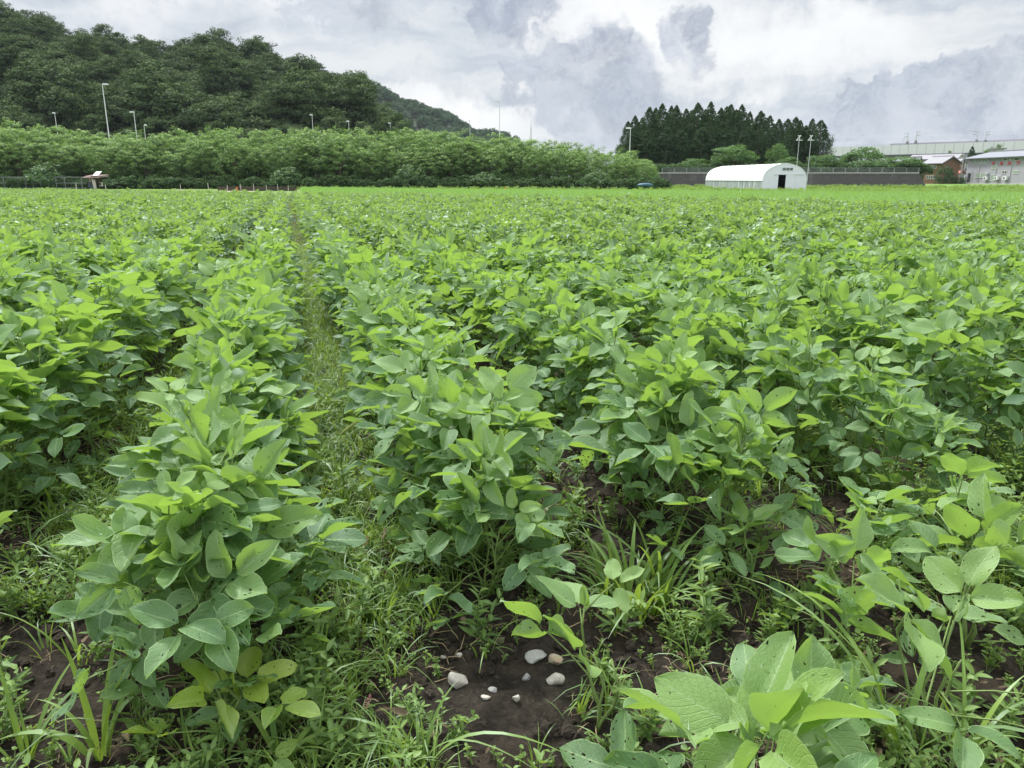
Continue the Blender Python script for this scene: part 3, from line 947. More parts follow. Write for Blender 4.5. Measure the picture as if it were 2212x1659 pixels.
# ------------------------------------------------------------------ stones (picture coordinates at 2212 px)
STONES = [
    (993, 1466, 46, 36, 'stone', 'white angular stone alone on the dark soil, largest of the pale ones'),
    (1153, 1434, 54, 20, 'stone_grey', 'smooth light grey oblong stone lying left of the rust-stained one'),
    (1198, 1434, 38, 22, 'stone_tan', 'square whitish stone with rusty stain right of the oblong grey one'),
    (1137, 1466, 16, 30, 'stone_grey', 'small rough grey stone standing below the oblong one'),
    (1196, 1474, 40, 26, 'stone', 'pale stone with dry straw lying across its right end'),
    (1049, 1518, 20, 17, 'stone', 'small pale pebble, lower of the two right of the white angular stone'),
    (1064, 1501, 18, 13, 'stone_grey', 'small grey pebble, upper of the two right of the white angular stone'),
    (1116, 1526, 17, 20, 'stone', 'small upright pale pebble beside the clods'),
    (1076, 1386, 34, 26, 'stone_brown', 'round brown stone half buried behind the pale stones'),
    (994, 1425, 16, 12, 'stone', 'tiny pale pebble just above the white angular stone'),
    (960, 1410, 20, 10, 'stone', 'flat pale pebble above and left of the white angular stone'),
    (762, 1216, 56, 30, 'stone_brown', 'flat tan-brown stone by the furrow under the pink knotweed'),
    (733, 1335, 40, 40, 'stone_brown', 'brown stone among weeds at the foot of the bushy row'),
    (1518, 1272, 40, 34, 'stone_brown', 'dark brown rock, left one of the pair below the low seedling'),
    (1565, 1276, 42, 28, 'stone_brown', 'dark brown rock, right one of the pair below the low seedling'),
]
for i, (dx, dy, w, h, mt, lab) in enumerate(STONES):
    px, py = D2(dx, dy + h * 0.35); g = GP(px, py)
    dep = g.y * math.cos(PITCH) + CAM_H * math.sin(PITCH)
    W = w / 2.16 / F * dep; H = h / 2.16 / F * dep
    me = lump(600 + i, 1.0, 0.22, 3, 1.0, mt)
    # chip flat facets
    rg = np.random.default_rng(i + 3)
    for _ in range(12):
        nrm = unit(rg.normal(0, 1, 3)); lim = rg.uniform(0.5, 0.75)
        for v in me.vertices:
            dd = v.co.dot(Vector(nrm))
            if dd > lim: v.co -= Vector(nrm) * (dd - lim)
    for v in me.vertices:
        v.co = Vector((v.co.x * W * 0.60, v.co.y * W * 0.42, v.co.z * H * 0.60))
    o = link('stone', me, loc=(g.x, g.y, float(ground_z(g.x, g.y)) + H * 0.14))
    o.rotation_euler = (rg.normal(0, 0.15), rg.normal(0, 0.15), rg.uniform(-0.4, 0.4))
    tag(o, lab, 'stone', 'stones lying on the soil')

# ------------------------------------------------------------------ tall grass clumps, knotweed, foxtail
CLUMPS = [
    (1370, 1290, 0.31, 70, 0.015, 'dense clump of broad grass blades between the central rows'),
    (1045, 1432, 0.17, 4, 0.007, 'small arching grass sprout on bare soil behind the pale stones'),
    (215, 1640, 0.33, 9, 0.016, 'broad arching grass leaves at bottom left corner area'),
    (905, 1650, 0.30, 10, 0.009, 'upright yellow-green grass tuft at the bottom edge left of the stones'),
    (1945, 1650, 0.48, 8, 0.013, 'long-bladed grass arching over the bottom right'),
    (2110, 1330, 0.45, 5, 0.010, 'single tall upright grass shoot near the right edge'),
    (170, 1400, 0.22, 8, 0.007, 'thin grass tuft on bare soil left of the bushy row'),
    (600, 1655, 0.26, 11, 0.013, 'wide curling grass right of the yellowing seedling'),
    (1240, 1560, 0.14, 4, 0.009, 'short stiff grass blade pair left of the big front plant'),
    (1425, 1250, 0.33, 12, 0.011, 'grass clump leaning right beside the dense broad clump'),
    (560, 700, 0.25, 12, 0.006, 'thin grass tuft between the left rows in mid field'),
    (2080, 1650, 0.35, 10, 0.012, 'grass tuft at the bottom right corner'),
    (55, 1640, 0.24, 10, 0.010, 'grass tuft in the bottom left corner'),
    (1830, 1080, 0.25, 7, 0.008, 'light grass blades poking up right of the low seedling row'),
]
for i, (dx, dy, L, nb, wd, lab) in enumerate(CLUMPS):
    g = GP(*D2(dx, dy))
    me = tuft(700 + i, nb, L, wd, 0.10 if nb > 20 else 0.02, (0.15, 0.95), 9, 0.35, lean=0.35)
    o = link('grass_clump', me, loc=(g.x, g.y, float(ground_z(g.x, g.y))))
    tag(o, lab, 'grass clump', 'larger clumps of grass among the rows')

for i, (dx, dy, dh, lab) in enumerate([
        (800, 1290, 0.20, 'knotweed with pink flower spikes in the grassy furrow beside the bushy row'),
        (752, 1640, 0.13, 'knotweed with a small pink spike near the bottom edge'),
        (1395, 1590, 0.12, 'tiny pink-tipped knotweed low in front of the big plant')]):
    g = GP(*D2(dx, dy)); rg = np.random.default_rng(900 + i)
    e = empty('knotweed', (g.x, g.y, float(ground_z(g.x, g.y))), lab, 'weed', 'pink flowered knotweeds')
    link('foliage', weed(910 + i, dh * 0.75, 6, 0.06, narrow=True, nstem=3), e)
    for k in range(2 if i == 0 else 1):
        mb = MB(); a = 0.6 + k * 1.2; top = Vector((math.cos(a) * 0.05, 0.02, dh * (1 - 0.12 * k)))
        mb.tube([(0, 0, 0), top * 0.55 + Vector((0, 0, 0.01)), top], [0.0012, 0.001, 0.0008], 4)
        mb.build('flower_stalk', M['stem'], e)
        fl = MB(); up = Vector((0.35, 0, 1)).normalized()
        for q in range(42):
            t = q / 42; c = top + up * (t * 0.035 - 0.005); an = q * 2.4
            r = 0.0042 * math.sin(math.pi * min(1, 0.2 + t * 0.8)) + 0.001
            c = c + Vector((math.cos(an) * r, math.sin(an) * r, 0)); s0 = 0.0013
            fl.add([c + Vector((s0, 0, 0)), c + Vector((0, s0, 0)), c + Vector((-s0, 0, 0)), c + Vector((0, -s0, 0)), c + Vector((0, 0, s0)), c - Vector((0, 0, s0))],
                   [(0, 1, 4), (1, 2, 4), (2, 3, 4), (3, 0, 4), (1, 0, 5), (2, 1, 5), (3, 2, 5), (0, 3, 5)])
        fl.build('flower_spike', M['pink'], e)

# foxtail: arching green seed head over the furrow
M['foxtail'] = plain('foxtail_bristles', (0.34, 0.40, 0.14), 0.8, 0.2, 50)
g = P(*D2(735, 950), 2.75)
e = empty('foxtail_grass', (g.x, g.y, float(ground_z(g.x, g.y))), 'foxtail grass with arched fuzzy seed head over the open furrow', 'grass')
link('blades', tuft(950, 5, 0.4, 0.008, 0.01), e)
tz = g.z - e.location.z + 0.02
mb = MB(); mb.tube([(0, 0, 0), (0.0, 0, tz * 0.6), (0.0, 0, tz)], [0.0016, 0.0014, 0.0012], 5); mb.build('stalk', M['stem'], e)
hd = MB(); rg = np.random.default_rng(8)
arc = [Vector((0.085 * math.sin(t * 1.5) * 1.0, 0, tz + 0.055 * math.sin(t * 1.9))) for t in np.linspace(0, 1, 9)]
hd.tube(arc, [0.003, 0.006, 0.007, 0.007, 0.007, 0.006, 0.005, 0.004, 0.001], 6)
for q in range(420):
    t = rg.uniform(0, 7.99); k = int(t); c = arc[k].lerp(arc[k + 1], t - k)
    d = Vector(unit(rg.normal(0, 1, 3))) * rg.uniform(0.010, 0.017); sd_ = d.cross(Vector((0, 1, 0.3))).normalized() * 0.00035
    hd.add([c - sd_, c + sd_, c + d], [(0, 1, 2)])
hd.build('seed_head', M['foxtail'], e)

# ------------------------------------------------------------------ rice and verge
def rice_line(x):
    return np.interp(x, [-40, -22, 31, 50, 120], [112, 105, 70, 66, 60])


RV = [tuft(760 + i, 26, 0.55, 0.016, 0.10, (0.1, 0.5), 2, 0.3, 'rice', 0.2) for i in range(4)]
xs, ys = [], []
for yy in np.arange(9, 108, 0.34):
    for xx in np.arange(-30, 0.84 * yy + 8, 0.34):
        xs.append(xx); ys.append(yy)
xs = np.array(xs) + rw.uniform(-0.1, 0.1, len(xs)); ys = np.array(ys) + rw.uniform(-0.1, 0.1, len(ys))
k = (ys > np.interp(xs, EDGE_X, EDGE_Y) + 0.9) & (ys < rice_line(xs)) & (xs > -13 - (ys - 50) * 0.27) & (np.abs(xs) < ys * 0.74 + 4)
xs, ys = xs[k], ys[k]
p = np.stack([xs, ys, g_base(ys)], -1); r_, s_ = stuff_pts(p, 0.95, 1.08, 0.04)
s_ = np.stack([s_ * 1.6, s_ * 1.6, s_ * 1.13], -1)
scatter('rice_crop', p, r_, s_, RV, 'bright yellow-green rice filling the paddies beyond the soybeans', 'rice crop', 6)

VG = [tuft(780 + i, 22, 0.5, 0.03, 0.25, (0.2, 0.9), 3, 0.35) for i in range(3)] + [weed(790 + i, 0.6, 5, 0.2, nstem=5, mat='weed') for i in range(3)]
n = 34000
yy = rw.uniform(62, 128, n); xx = rw.uniform(-0.8, 0.8, n) * yy
k = (yy > np.maximum(rice_line(xx), np.interp(xx, EDGE_X, EDGE_Y) + 1.5)) & (rw.random(n) < 0.25 + 0.75 * vnoise(xx * 0.3, yy * 0.3, 4))
k &= ~((xx > 29) & (xx < 37.8) & (yy > 99.6) & (yy < 124))
xx, yy = xx[k], yy[k]
p = np.stack([xx, yy, g_base(yy)], -1); r_, s_ = stuff_pts(p, 0.35, 0.95, 0.1)
scatter('verge_grass', p, r_, s_, VG, 'rough grass and weeds on the verge beyond the paddies', 'grass', 7)

# ------------------------------------------------------------------ trees
def quads_from_clumps(C, R, N, per, leaf, rg, squash=0.6, upb=0.5, tint=None, young_and_lit=None):
    """leaf quads around clump centres C (n,3) with radii R, outward directions N"""
    n = len(C); k = n * per
    c = np.repeat(C, per, 0); r = np.repeat(R, per); nn = np.repeat(N, per, 0)
    off = rg.normal(0, 1, (k, 3)); off /= np.linalg.norm(off, axis=1)[:, None]
    off[:, 2] = off[:, 2] * squash + 0.15
    rad_ = r * rg.uniform(0.35, 1.0, k) ** 0.6
    p = c + off * rad_[:, None]
    nrm = off * 0.6 + nn * 0.4 + rg.normal(0, 0.5, (k, 3)); nrm[:, 2] += upb
    nrm /= np.linalg.norm(nrm, axis=1)[:, None]
    a = np.cross(nrm, rg.normal(0, 1, (k, 3))); a /= np.linalg.norm(a, axis=1)[:, None]
    b = np.cross(nrm, a)
    s = leaf * rg.uniform(0.6, 1.25, k)[:, None]
    V = np.stack([p - a * s, p - b * s * 0.5 - nrm * s * 0.15, p + a * s, p + b * s * 0.5 - nrm * s * 0.15], 1).reshape(-1, 3)
    Q = np.arange(k * 4).reshape(k, 4)
    tr = np.repeat(rg.random(n), per) * 0.6 + rg.random(k) * 0.4
    ty = np.clip((off[:, 2] * 0.8 + 0.1) * (np.repeat(young_and_lit, per) if young_and_lit is not None else 0.5) + rg.normal(0, 0.08, k), 0, 1)  # upper leaves of each clump tinted lighter: top light painted into the colour
    T = np.stack([tr, ty, np.zeros(k)], -1).repeat(4, 0)
    return V, Q, T


def crown_mesh(seed, rx, rz, nclump, per, crad, leaf, mat, low=-0.75, lump_amp=0.28, base_z=0.0, young_and_lit=0.6, squash=0.6):
    """crown centred over the origin, from base_z up to base_z + about 2 rz"""
    rg = np.random.default_rng(seed)
    d = rg.normal(0, 1, (nclump * 3, 3)); d /= np.linalg.norm(d, axis=1)[:, None]
    d = d[d[:, 2] > low][:nclump]; n = len(d)
    lobes = rg.normal(0, 1, (7, 3)); lobes /= np.linalg.norm(lobes, axis=1)[:, None]
    lb = np.max(np.clip(d @ lobes.T, 0, 1) ** 5, axis=1)
    r = (1 - lump_amp) + lump_amp * 1.25 * lb + rg.normal(0, 0.05, n)
    r[: n // 6] *= rg.uniform(0.45, 0.8, n // 6)
    C = d * r[:, None] * np.array([rx, rx, rz]); C[:, 2] += base_z + rz * 0.8
    N = d.copy()
    R = crad * rg.uniform(0.7, 1.3, n)
    yg = young_and_lit * np.clip(0.35 + 0.65 * d[:, 2] + rg.normal(0, 0.2, n), 0, 1.2)  # painted light grows towards the crown top
    V, Q, T = quads_from_clumps(C, R, N, per, leaf, rg, squash, young_and_lit=yg)
    return mesh_np('crown', V, Q, M[mat], np.zeros((len(V), 2)), T)


def trunk_mesh(seed, h, r, rx, nl=5):
    rg = np.random.default_rng(seed); mb = MB()
    mb.tube([(0, 0, -0.4), (rg.normal(0, .1), rg.normal(0, .1), h * 0.5), (rg.normal(0, .25), rg.normal(0, .25), h)], [r * 1.25, r, r * 0.5], 8)
    for i in range(nl):
        a = i * 6.28 / nl + rg.normal(0, 0.3); z0 = h * rg.uniform(0.35, 0.85)
        mb.tube([(0, 0, z0), (math.cos(a) * rx * 0.35, math.sin(a) * rx * 0.35, z0 + h * 0.22), (math.cos(a) * rx * 0.7, math.sin(a) * rx * 0.7, z0 + h * 0.5)], [r * 0.5, r * 0.33, r * 0.12], 5)
    me = bpy.data.meshes.new('trunk'); me.from_pydata([tuple(v) for v in mb.v], [], mb.f); me.materials.append(M['bark'])
    return me


def tree(name, crown, trunk, loc, scl, rz, label, group=None, cat='tree'):
    e = empty(name, loc, label, cat, group, rz); e.scale = scl
    link('crown', crown, e); link('trunk', trunk, e)
    return e


rt = np.random.default_rng(31)
M['forest_low'] = leaf_mat('undergrowth_leaf', (0.022, 0.050, 0.016), (0.060, 0.115, 0.030), (0.14, 0.21, 0.06), (0.08, 0.16, 0.03), 0.02, 0.6, tmix=0.2)
M['dull_steel'] = plain('weathered_dull_steel', (0.20, 0.22, 0.23), 0.7, 0.15, 3)
# --- the bright green belt behind the field
BELT = [(crown_mesh(1000 + i, 3.6, 3.9, 230, 44, 0.52, 0.12, 'belt', low=-0.95, lump_amp=0.36, base_z=1.2, young_and_lit=1.9, squash=0.62), trunk_mesh(1000 + i, 4.5, 0.14, 3.0)) for i in range(5)]
# skyline of the belt: (x in 2212 px, y top)
BTX = [-60, 0, 60, 150, 225, 330, 420, 500, 600, 700, 800, 900, 1000, 1100, 1200, 1300, 1380, 1420, 1450]
BTY = [268, 270, 268, 276, 287, 290, 282, 276, 284, 280, 282, 285, 290, 297, 309, 324, 335, 348, 385]
nb_ = 0
LAMPX = {225: 'tall lamp', 470: 'short lamp', 675: 'lamp', 1078: 'tallest bare lamp', 1361: 'lamp before the cedars'}
for row in range(3):
    for X in np.arange(-40, 1436, 46 if row == 0 else 52):
        X = X + rt.uniform(-9, 9) + (row % 2) * 24
        if X > 1425 - row * 14: continue
        D = 118 + 4.2 * row + rt.uniform(-1, 1) - max(0, X - 1100) / 340 * 9
        topy = np.interp(X, BTX, BTY) - 7 + rt.uniform(-4, 4) + (0 if row else (22 + rt.uniform(-16, 20)) * (0.3 if X > 1080 else 1))
        if X > 1390: topy = max(topy, 340 + (X - 1390) * 0.4)
        pb = P(*D2(X, 400), D); pt_ = P(*D2(X, topy), D)
        gz = float(g_base(D))
        h = pt_.z - gz
        v = BELT[int(rt.integers(0, 5))]
        sz = h / 8.6; sx = max(0.62, min(1.0, sz * 1.05)) * rt.uniform(0.85, 1.1)
        if row == 0 and X < 60: lab = 'bright green roadside tree at the left end of the belt'
        elif X > 1380: lab = 'bright green tree closing the right end of the belt'
        elif row == 0: lab = 'front bright green tree in the dense belt along the field'
        else: lab = 'bright green tree forming the top of the belt below the wooded hill'
        tree('roadside_tree', v[0], v[1], (pb.x, D, gz), (sx, sx, sz), rt.uniform(0, 6.28), lab, 'trees of the bright green belt')
        nb_ += 1

# --- pale round shrubs in front of the belt
SHR = [(crown_mesh(1100 + i, 1.5, 1.2, 130, 16, 0.32, 0.11, 'pale_shrub', low=-0.8, base_z=0.0, young_and_lit=0.8), trunk_mesh(1100 + i, 1.0, 0.05, 1.0)) for i in range(2)]
for (X, w, topy, lab) in [(882, 62, 355, 'pale grey-green round shrub in front of the belt, largest of the pale ones'),
                          (620, 70, 360, 'pale leafy shrub at the belt foot left of the round pale one'),
                          (1045, 70, 372, 'low pale shrub at the belt foot right of the round pale one'),
                          (1290, 60, 366, 'pale shrub near the right end of the belt'),
                          (250, 60, 388, 'low brownish green shrub behind the field hut'),
                          (100, 80, 352, 'large-leaved shrub above the wire fence at far left')]:
    D = 113.5 - max(0, X - 1100) / 340 * 9
    pb = P(*D2(X, 400), D); pt_ = P(*D2(X, topy), D); gz = float(g_base(D)); h = pt_.z - gz
    wd = w / 2.16 / F * D / 2
    v = SHR[int(rt.integers(0, 2))]
    tree('shrub', v[0], v[1], (pb.x, D, gz), (wd / 1.5, wd / 1.5, h / 2.3), rt.uniform(0, 6), lab, None, 'shrub')
# low dark undergrowth at the belt's foot
UG = [crown_mesh(1150 + i, 1.1, 0.7, 60, 14, 0.3, 0.12, 'belt', low=-0.6, base_z=0.0, young_and_lit=0.4) for i in range(3)]
for m__ in UG: m__.materials[0] = M['forest_low']
pts = []
for X in np.arange(-40, 1440, 7):
    D = 113.5 + rt.uniform(-0.5, 2.5) - max(0, X - 1100) / 340 * 9
    q = P(*D2(X + rt.uniform(-4, 4), 400), D); pts.append((q.x, D, float(g_base(D)) - 0.1))
n = len(pts); r_, s_ = stuff_pts(pts, 0.7, 1.5, 0.05)
scatter('undergrowth', pts, r_, s_, UG, 'dark undergrowth along the foot of the tree belt', 'undergrowth', 8)


# --- wooded hill
def ridge_profile(D, pts, drop_px):
    """height of the ground over angle so that crown tops meet the skyline"""
    xs_, zs_ = [], []
    for X, Y in pts:
        q = P(X, Y + drop_px, D); xs_.append(q.x / D); zs_.append(q.z)
    return np.array(xs_), np.array(zs_)


H1 = [(-140, -8), (-60, 0), (0, 9), (30, 17), (75, 31), (110, 43), (139, 54), (150, 56), (175, 50), (200, 50), (230, 51), (270, 56), (300, 64), (330, 78), (350, 92), (368, 107), (385, 120), (400, 130), (412, 145), (430, 160), (470, 182), (560, 182)]
D1 = 262.0
hx, hz = ridge_profile(D1, H1, 28)
M['hill_soil'] = plain('hill_undergrowth_soil', (0.022, 0.034, 0.016), 0.95, 0.4, 0.05)


def hill_h(x, y):
    a = x / y
    top = np.interp(a, hx, hz, left=hz[0], right=0) + 0.17
    t = np.clip((y - 158) / (D1 - 158), 0, 1)
    prof = t ** 1.0
    back = np.clip((y - D1) / 160, 0, 1)
    wob = (fbm(x * 0.022, y * 0.022, 71, 3) - 0.5) * 8 * np.sin(np.pi * np.clip(t, 0, 1)) + (fbm(x * 0.06, y * 0.05, 72, 2) - 0.5) * 5 * np.sin(np.pi * np.clip(t, 0, 1))
    return np.maximum(-0.3, (top * prof + wob * np.clip(top / 30, 0, 1)) * (1 - back)) - 0.3


ax_ = np.linspace(-0.95, 0.06, 130); ay_ = np.linspace(150, 430, 70)
A_, Y_ = np.meshgrid(ax_, ay_); X_ = A_ * Y_
Z_ = hill_h(X_, Y_)
i_ = np.arange(A_.size).reshape(A_.shape)
Qh = np.stack([i_[:-1, :-1], i_[:-1, 1:], i_[1:, 1:], i_[1:, :-1]], -1).reshape(-1, 4)
tag(link('hill', mesh_np('hill', np.stack([X_, Y_, Z_], -1).reshape(-1, 3), Qh, M['hill_soil'], smooth=True)), kind='structure', label='steep hill under the dark forest')
FOR = [crown_mesh(1200 + i, 3.9, 3.9, 150, 74, 1.0, 0.175, 'forest', low=-0.5, lump_amp=0.48, base_z=1.0 + 0.8 * (i % 3), young_and_lit=1.4, squash=0.40) for i in range(7)]
pts = []
yy = 160.0
while yy < 268:
    st_ = 5.6
    for xx in np.arange(-0.80 * yy, 0.0 * yy, st_):
        x2 = xx + rt.uniform(-1.4, 1.4); y2 = yy + rt.uniform(-1.3, 1.3)
        if x2 / y2 > -0.125: continue
        pts.append((x2, y2, float(hill_h(np.array([x2]), np.array([y2]))[0]) - 0.6))
    yy += 4.9 if yy < 255 else 3.4
r_, s_ = stuff_pts(pts, 0.75, 1.6, 0.12)
s_ = np.stack([s_ * rt.uniform(0.9, 1.15, len(s_)), s_, s_ * rt.uniform(0.8, 1.2, len(s_))], -1)
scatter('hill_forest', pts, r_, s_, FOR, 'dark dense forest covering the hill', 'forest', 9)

# trees of the hill's foot and face that stand out from the forest mass
FT = [(FOR[i], trunk_mesh(1250 + i, 4.5, 0.2, 3.0)) for i in range(4)]
for (X, Y, D, s, lab) in [
        (75, 150, 172, 2.0, 'large broad rounded tree on the hill face at far left'),
        (160, 165, 170, 1.9, 'spreading tree left of the tall lamp on the hill foot'),
        (330, 160, 175, 2.2, 'broad domed tree on the hill foot right of the tall lamp'),
        (480, 190, 172, 2.0, 'rounded dark tree with hanging vines near the hill foot centre'),
        (640, 195, 172, 1.8, 'dark rounded tree on the hill foot above the belt'),
        (755, 205, 178, 1.9, 'lighter rounded tree at the right shoulder of the hill'),
        (835, 232, 172, 1.25, 'low spreading pine-like tree at the right tip of the wooded hill'),
        (700, 170, 200, 1.6, 'vine-covered tree on the right slope of the hill')]:
    q = P(*D2(X, Y), D); gz = float(hill_h(np.array([q.x]), np.array([D]))[0])
    v = FT[int(rt.integers(0, 4))]
    sz = max(s, (q.z - gz) / 8.0)
    tree('hillside_tree', v[0], v[1], (q.x, D, gz - 0.3), (s, s, sz), rt.uniform(0, 6), lab)

# --- far ridges
def far_ridge(name, D, prof, drop, depth, seed, label, spacing, tsize, a0, a1):
    fx, fz = ridge_profile(D, prof, drop)
    def hh(x, y):
        a = x / y; top = np.interp(a, fx, fz, left=fz[0], right=0)
        t = np.clip((y - (D - depth)) / depth, 0, 1); b = np.clip((y - D) / depth, 0, 1)
        return top * np.sin(t * np.pi / 2) * (1 - b) + (fbm(x / depth * 6, y / depth * 6, seed, 3) - 0.5) * top * 0.35 * np.sin(np.pi * t) - 1
    A, Y = np.meshgrid(np.linspace(a0, a1, 120), np.linspace(D - depth, D + depth, 40)); X = A * Y
    i = np.arange(A.size).reshape(A.shape)
    q = np.stack([i[:-1, :-1], i[:-1, 1:], i[1:, 1:], i[1:, :-1]], -1).reshape(-1, 4)
    tag(link(name, mesh_np(name, np.stack([X, Y, hh(X, Y)], -1).reshape(-1, 3), q, M['hill_soil'], smooth=True)), kind='structure', label=label)
    ps = []; y = D - depth * 0.97
    while y < D + 12:
        for x in np.arange(a0 * y, a1 * y, spacing):
            x2 = x + rt.uniform(-.4, .4) * spacing; y2 = y + rt.uniform(-.4, .4) * spacing
            z = float(hh(np.array([x2]), np.array([y2]))[0])
            if z > 0: ps.append((x2, y2, z - 1.5))
        y += spacing * (1.5 if y < D - 40 else 0.7)
    return ps


RF = [crown_mesh(1300 + i, 4.5, 4.6, 110, 18, 1.3, 0.55, 'ridge', low=-0.3, lump_amp=0.3, base_z=0.5, young_and_lit=0.6) for i in range(4)]
ps = far_ridge('far_mountain', 900, [(250, 100), (330, 88), (352, 88), (362, 87), (375, 90), (388, 96), (400, 104), (415, 108), (430, 114), (445, 116), (458, 124), (468, 131), (480, 134), (492, 135), (505, 138), (520, 146), (540, 160)], 4, 330, 5, 'far wooded mountain fading to blue', 9.5, 1, -0.36, 0.06)
r_, s_ = stuff_pts(ps, 0.75, 1.35, 0.05)
scatter('mountain_forest', ps, r_, s_, RF, 'bluish far forest on the mountain behind the hill', 'forest', 10)

# --- cedars
def cedar_mesh(seed, H=15.0, R=2.3):
    rg = np.random.default_rng(seed); n = 620
    t = rg.random(n) ** 0.8                                    # 0 bottom .. 1 top
    z = H * (0.03 + 0.95 * t)
    prof = R * np.minimum(1, (1 - t) * rg.uniform(1.9, 3.2)) ** 0.7 * (0.75 + 0.25 * np.clip(t * 5, 0, 1))
    col_ = 1 + 0.22 * np.sin(z * 1.9 + rg.uniform(0, 6)) * (1 - t)
    a = rg.uniform(0, 6.28, n)
    lob = 1 + 0.16 * np.sin(a * 3 + z * 0.5)
    r = prof * col_ * lob * rg.uniform(0.45, 1.08, n) ** 0.6
    C = np.stack([np.cos(a) * r, np.sin(a) * r, z], -1)
    N = np.stack([np.cos(a), np.sin(a), np.full(n, 0.35)], -1)
    Rr = (0.14 + 0.62 * np.minimum(1, (1 - t) * 1.8)) * rg.uniform(0.7, 1.2, n)
    V, Q, T = quads_from_clumps(C, Rr, N, 15, 0.15, rg, 0.9, 0.35, young_and_lit=0.7 * rg.random(n))
    return mesh_np('crown', V, Q, M['cedar'], np.zeros((len(V), 2)), T)


def cedar_trunk(H):
    mb = MB(); mb.tube([(0, 0, -0.4), (0, 0, H * 0.5), (0, 0, H * 0.96)], [0.26, 0.18, 0.03], 8)
    me = bpy.data.meshes.new('trunk'); me.from_pydata([tuple(v) for v in mb.v], [], mb.f); me.materials.append(M['bark']); return me


CED = [cedar_mesh(1400 + i) for i in range(6)]; CTR = cedar_trunk(15.0)
def Z3(x, y):  # zoom 2350..3400 / 350..780
    return (2350 + x * 0.4747) / 3.9375, (350 + y * 0.4747) / 3.9375
CEDARS = [  # zoom x, top y, distance, width factor
    (262, 250, 150, .9), (320, 200, 148, .9), (378, 218, 154, .9), (440, 125, 150, 1.0), (492, 132, 156, .9), (548, 95, 149, 1.05),
    (622, 115, 155, 1.0), (664, 112, 150, 1.0), (745, 140, 152, 1.0), (792, 152, 158, .9), (842, 90, 150, 1.1), (905, 145, 156, .9),
    (950, 80, 149, 1.1), (1035, 133, 153, 1.0), (1083, 120, 157, .9), (1118, 100, 151, 1.0), (1160, 150, 157, .9), (1208, 104, 149, 1.1),
    (1275, 165, 155, .85), (1365, 160, 149, 1.1), (1440, 200, 154, 1.0), (1517, 228, 151, .8), (1590, 228, 155, .85), (1655, 212, 151, .9),
    (1693, 240, 156, .8), (1740, 285, 151, 1.0), (1795, 225, 154, .9), (1866, 238, 150, .95), (1895, 320, 153, .7),
    (350, 300, 160, 1.1), (470, 230, 162, 1.1), (600, 190, 162, 1.1), (710, 210, 163, 1.1), (820, 200, 163, 1.1), (930, 190, 163, 1.1), (1010, 210, 163, 1.1), (1140, 200, 163, 1.1), (1245, 230, 163, 1.1), (1330, 260, 162, 1.1), (1480, 290, 161, 1.0), (1620, 300, 161, 1.0), (1760, 310, 160, 1.0),
    (300, 330, 147, 1.0), (420, 330, 146, 1.0), (590, 300, 146, 1.0), (700, 320, 146, 1.0), (880, 300, 146, 1.0), (1060, 310, 146, 1.0), (1230, 330, 146, .9), (1450, 370, 146, .95), (1560, 400, 147, .8)]
WALL_TOP = 1.0 + CAM_H - 0.0
PLOT_Z = P(700, 173.6, 133).z
for i, (zx, zy, D, w) in enumerate(CEDARS):
    px, py = Z3(zx, zy); q = P(px, py, D); gz = PLOT_Z - 0.2; h = q.z - gz
    if i == 0: lab = 'leftmost cedar of the grove, lower than its neighbours'
    elif i == 12: lab = 'tallest pointed cedar near the middle of the grove'
    elif i == 27: lab = 'pointed cedar near the right end of the grove'
    elif i == 28: lab = 'small cedar closing the right end of the grove'
    elif i == 19: lab = 'round-topped broad tree in the right half of the cedar grove'
    elif i >= 29: lab = 'lower dark cedar filling the front of the grove'
    elif i < 10: lab = 'dark conical cedar in the left part of the grove'
    elif i < 19: lab = 'dark conical cedar in the middle part of the grove'
    else: lab = 'slender dark cedar in the thinner right part of the grove'
    s = w * (1.0 if D > 156 or i >= 42 else 0.86) * rt.uniform(0.85, 1.15)
    tree('cedar_tree', CED[i % 6], CTR, (q.x, D, gz), (s, s, h / 15.4), rt.uniform(0, 6.28), lab, 'cedars of the dark grove')

# raised plot behind the retaining wall
def wall_pt(X, D): return P(X / 2.16016, 178, D).x
mb = MB(); xL, xR = wall_pt(1430, 130), wall_pt(2002, 130)
mb.box((xL - 8, 131, PLOT_Z - 3.2), (xR - xL + 8, 0, 0), (0, 40, 0), (0, 0, 3.1))
M['plot'] = plain('dark_garden_ground', (0.06, 0.075, 0.03), 0.95, 0.4, 0.5)  # one dark green-brown base tone, varied at random
tag(mb.build('terrain', M['plot']), kind='structure', label='raised ground behind the dark wall')

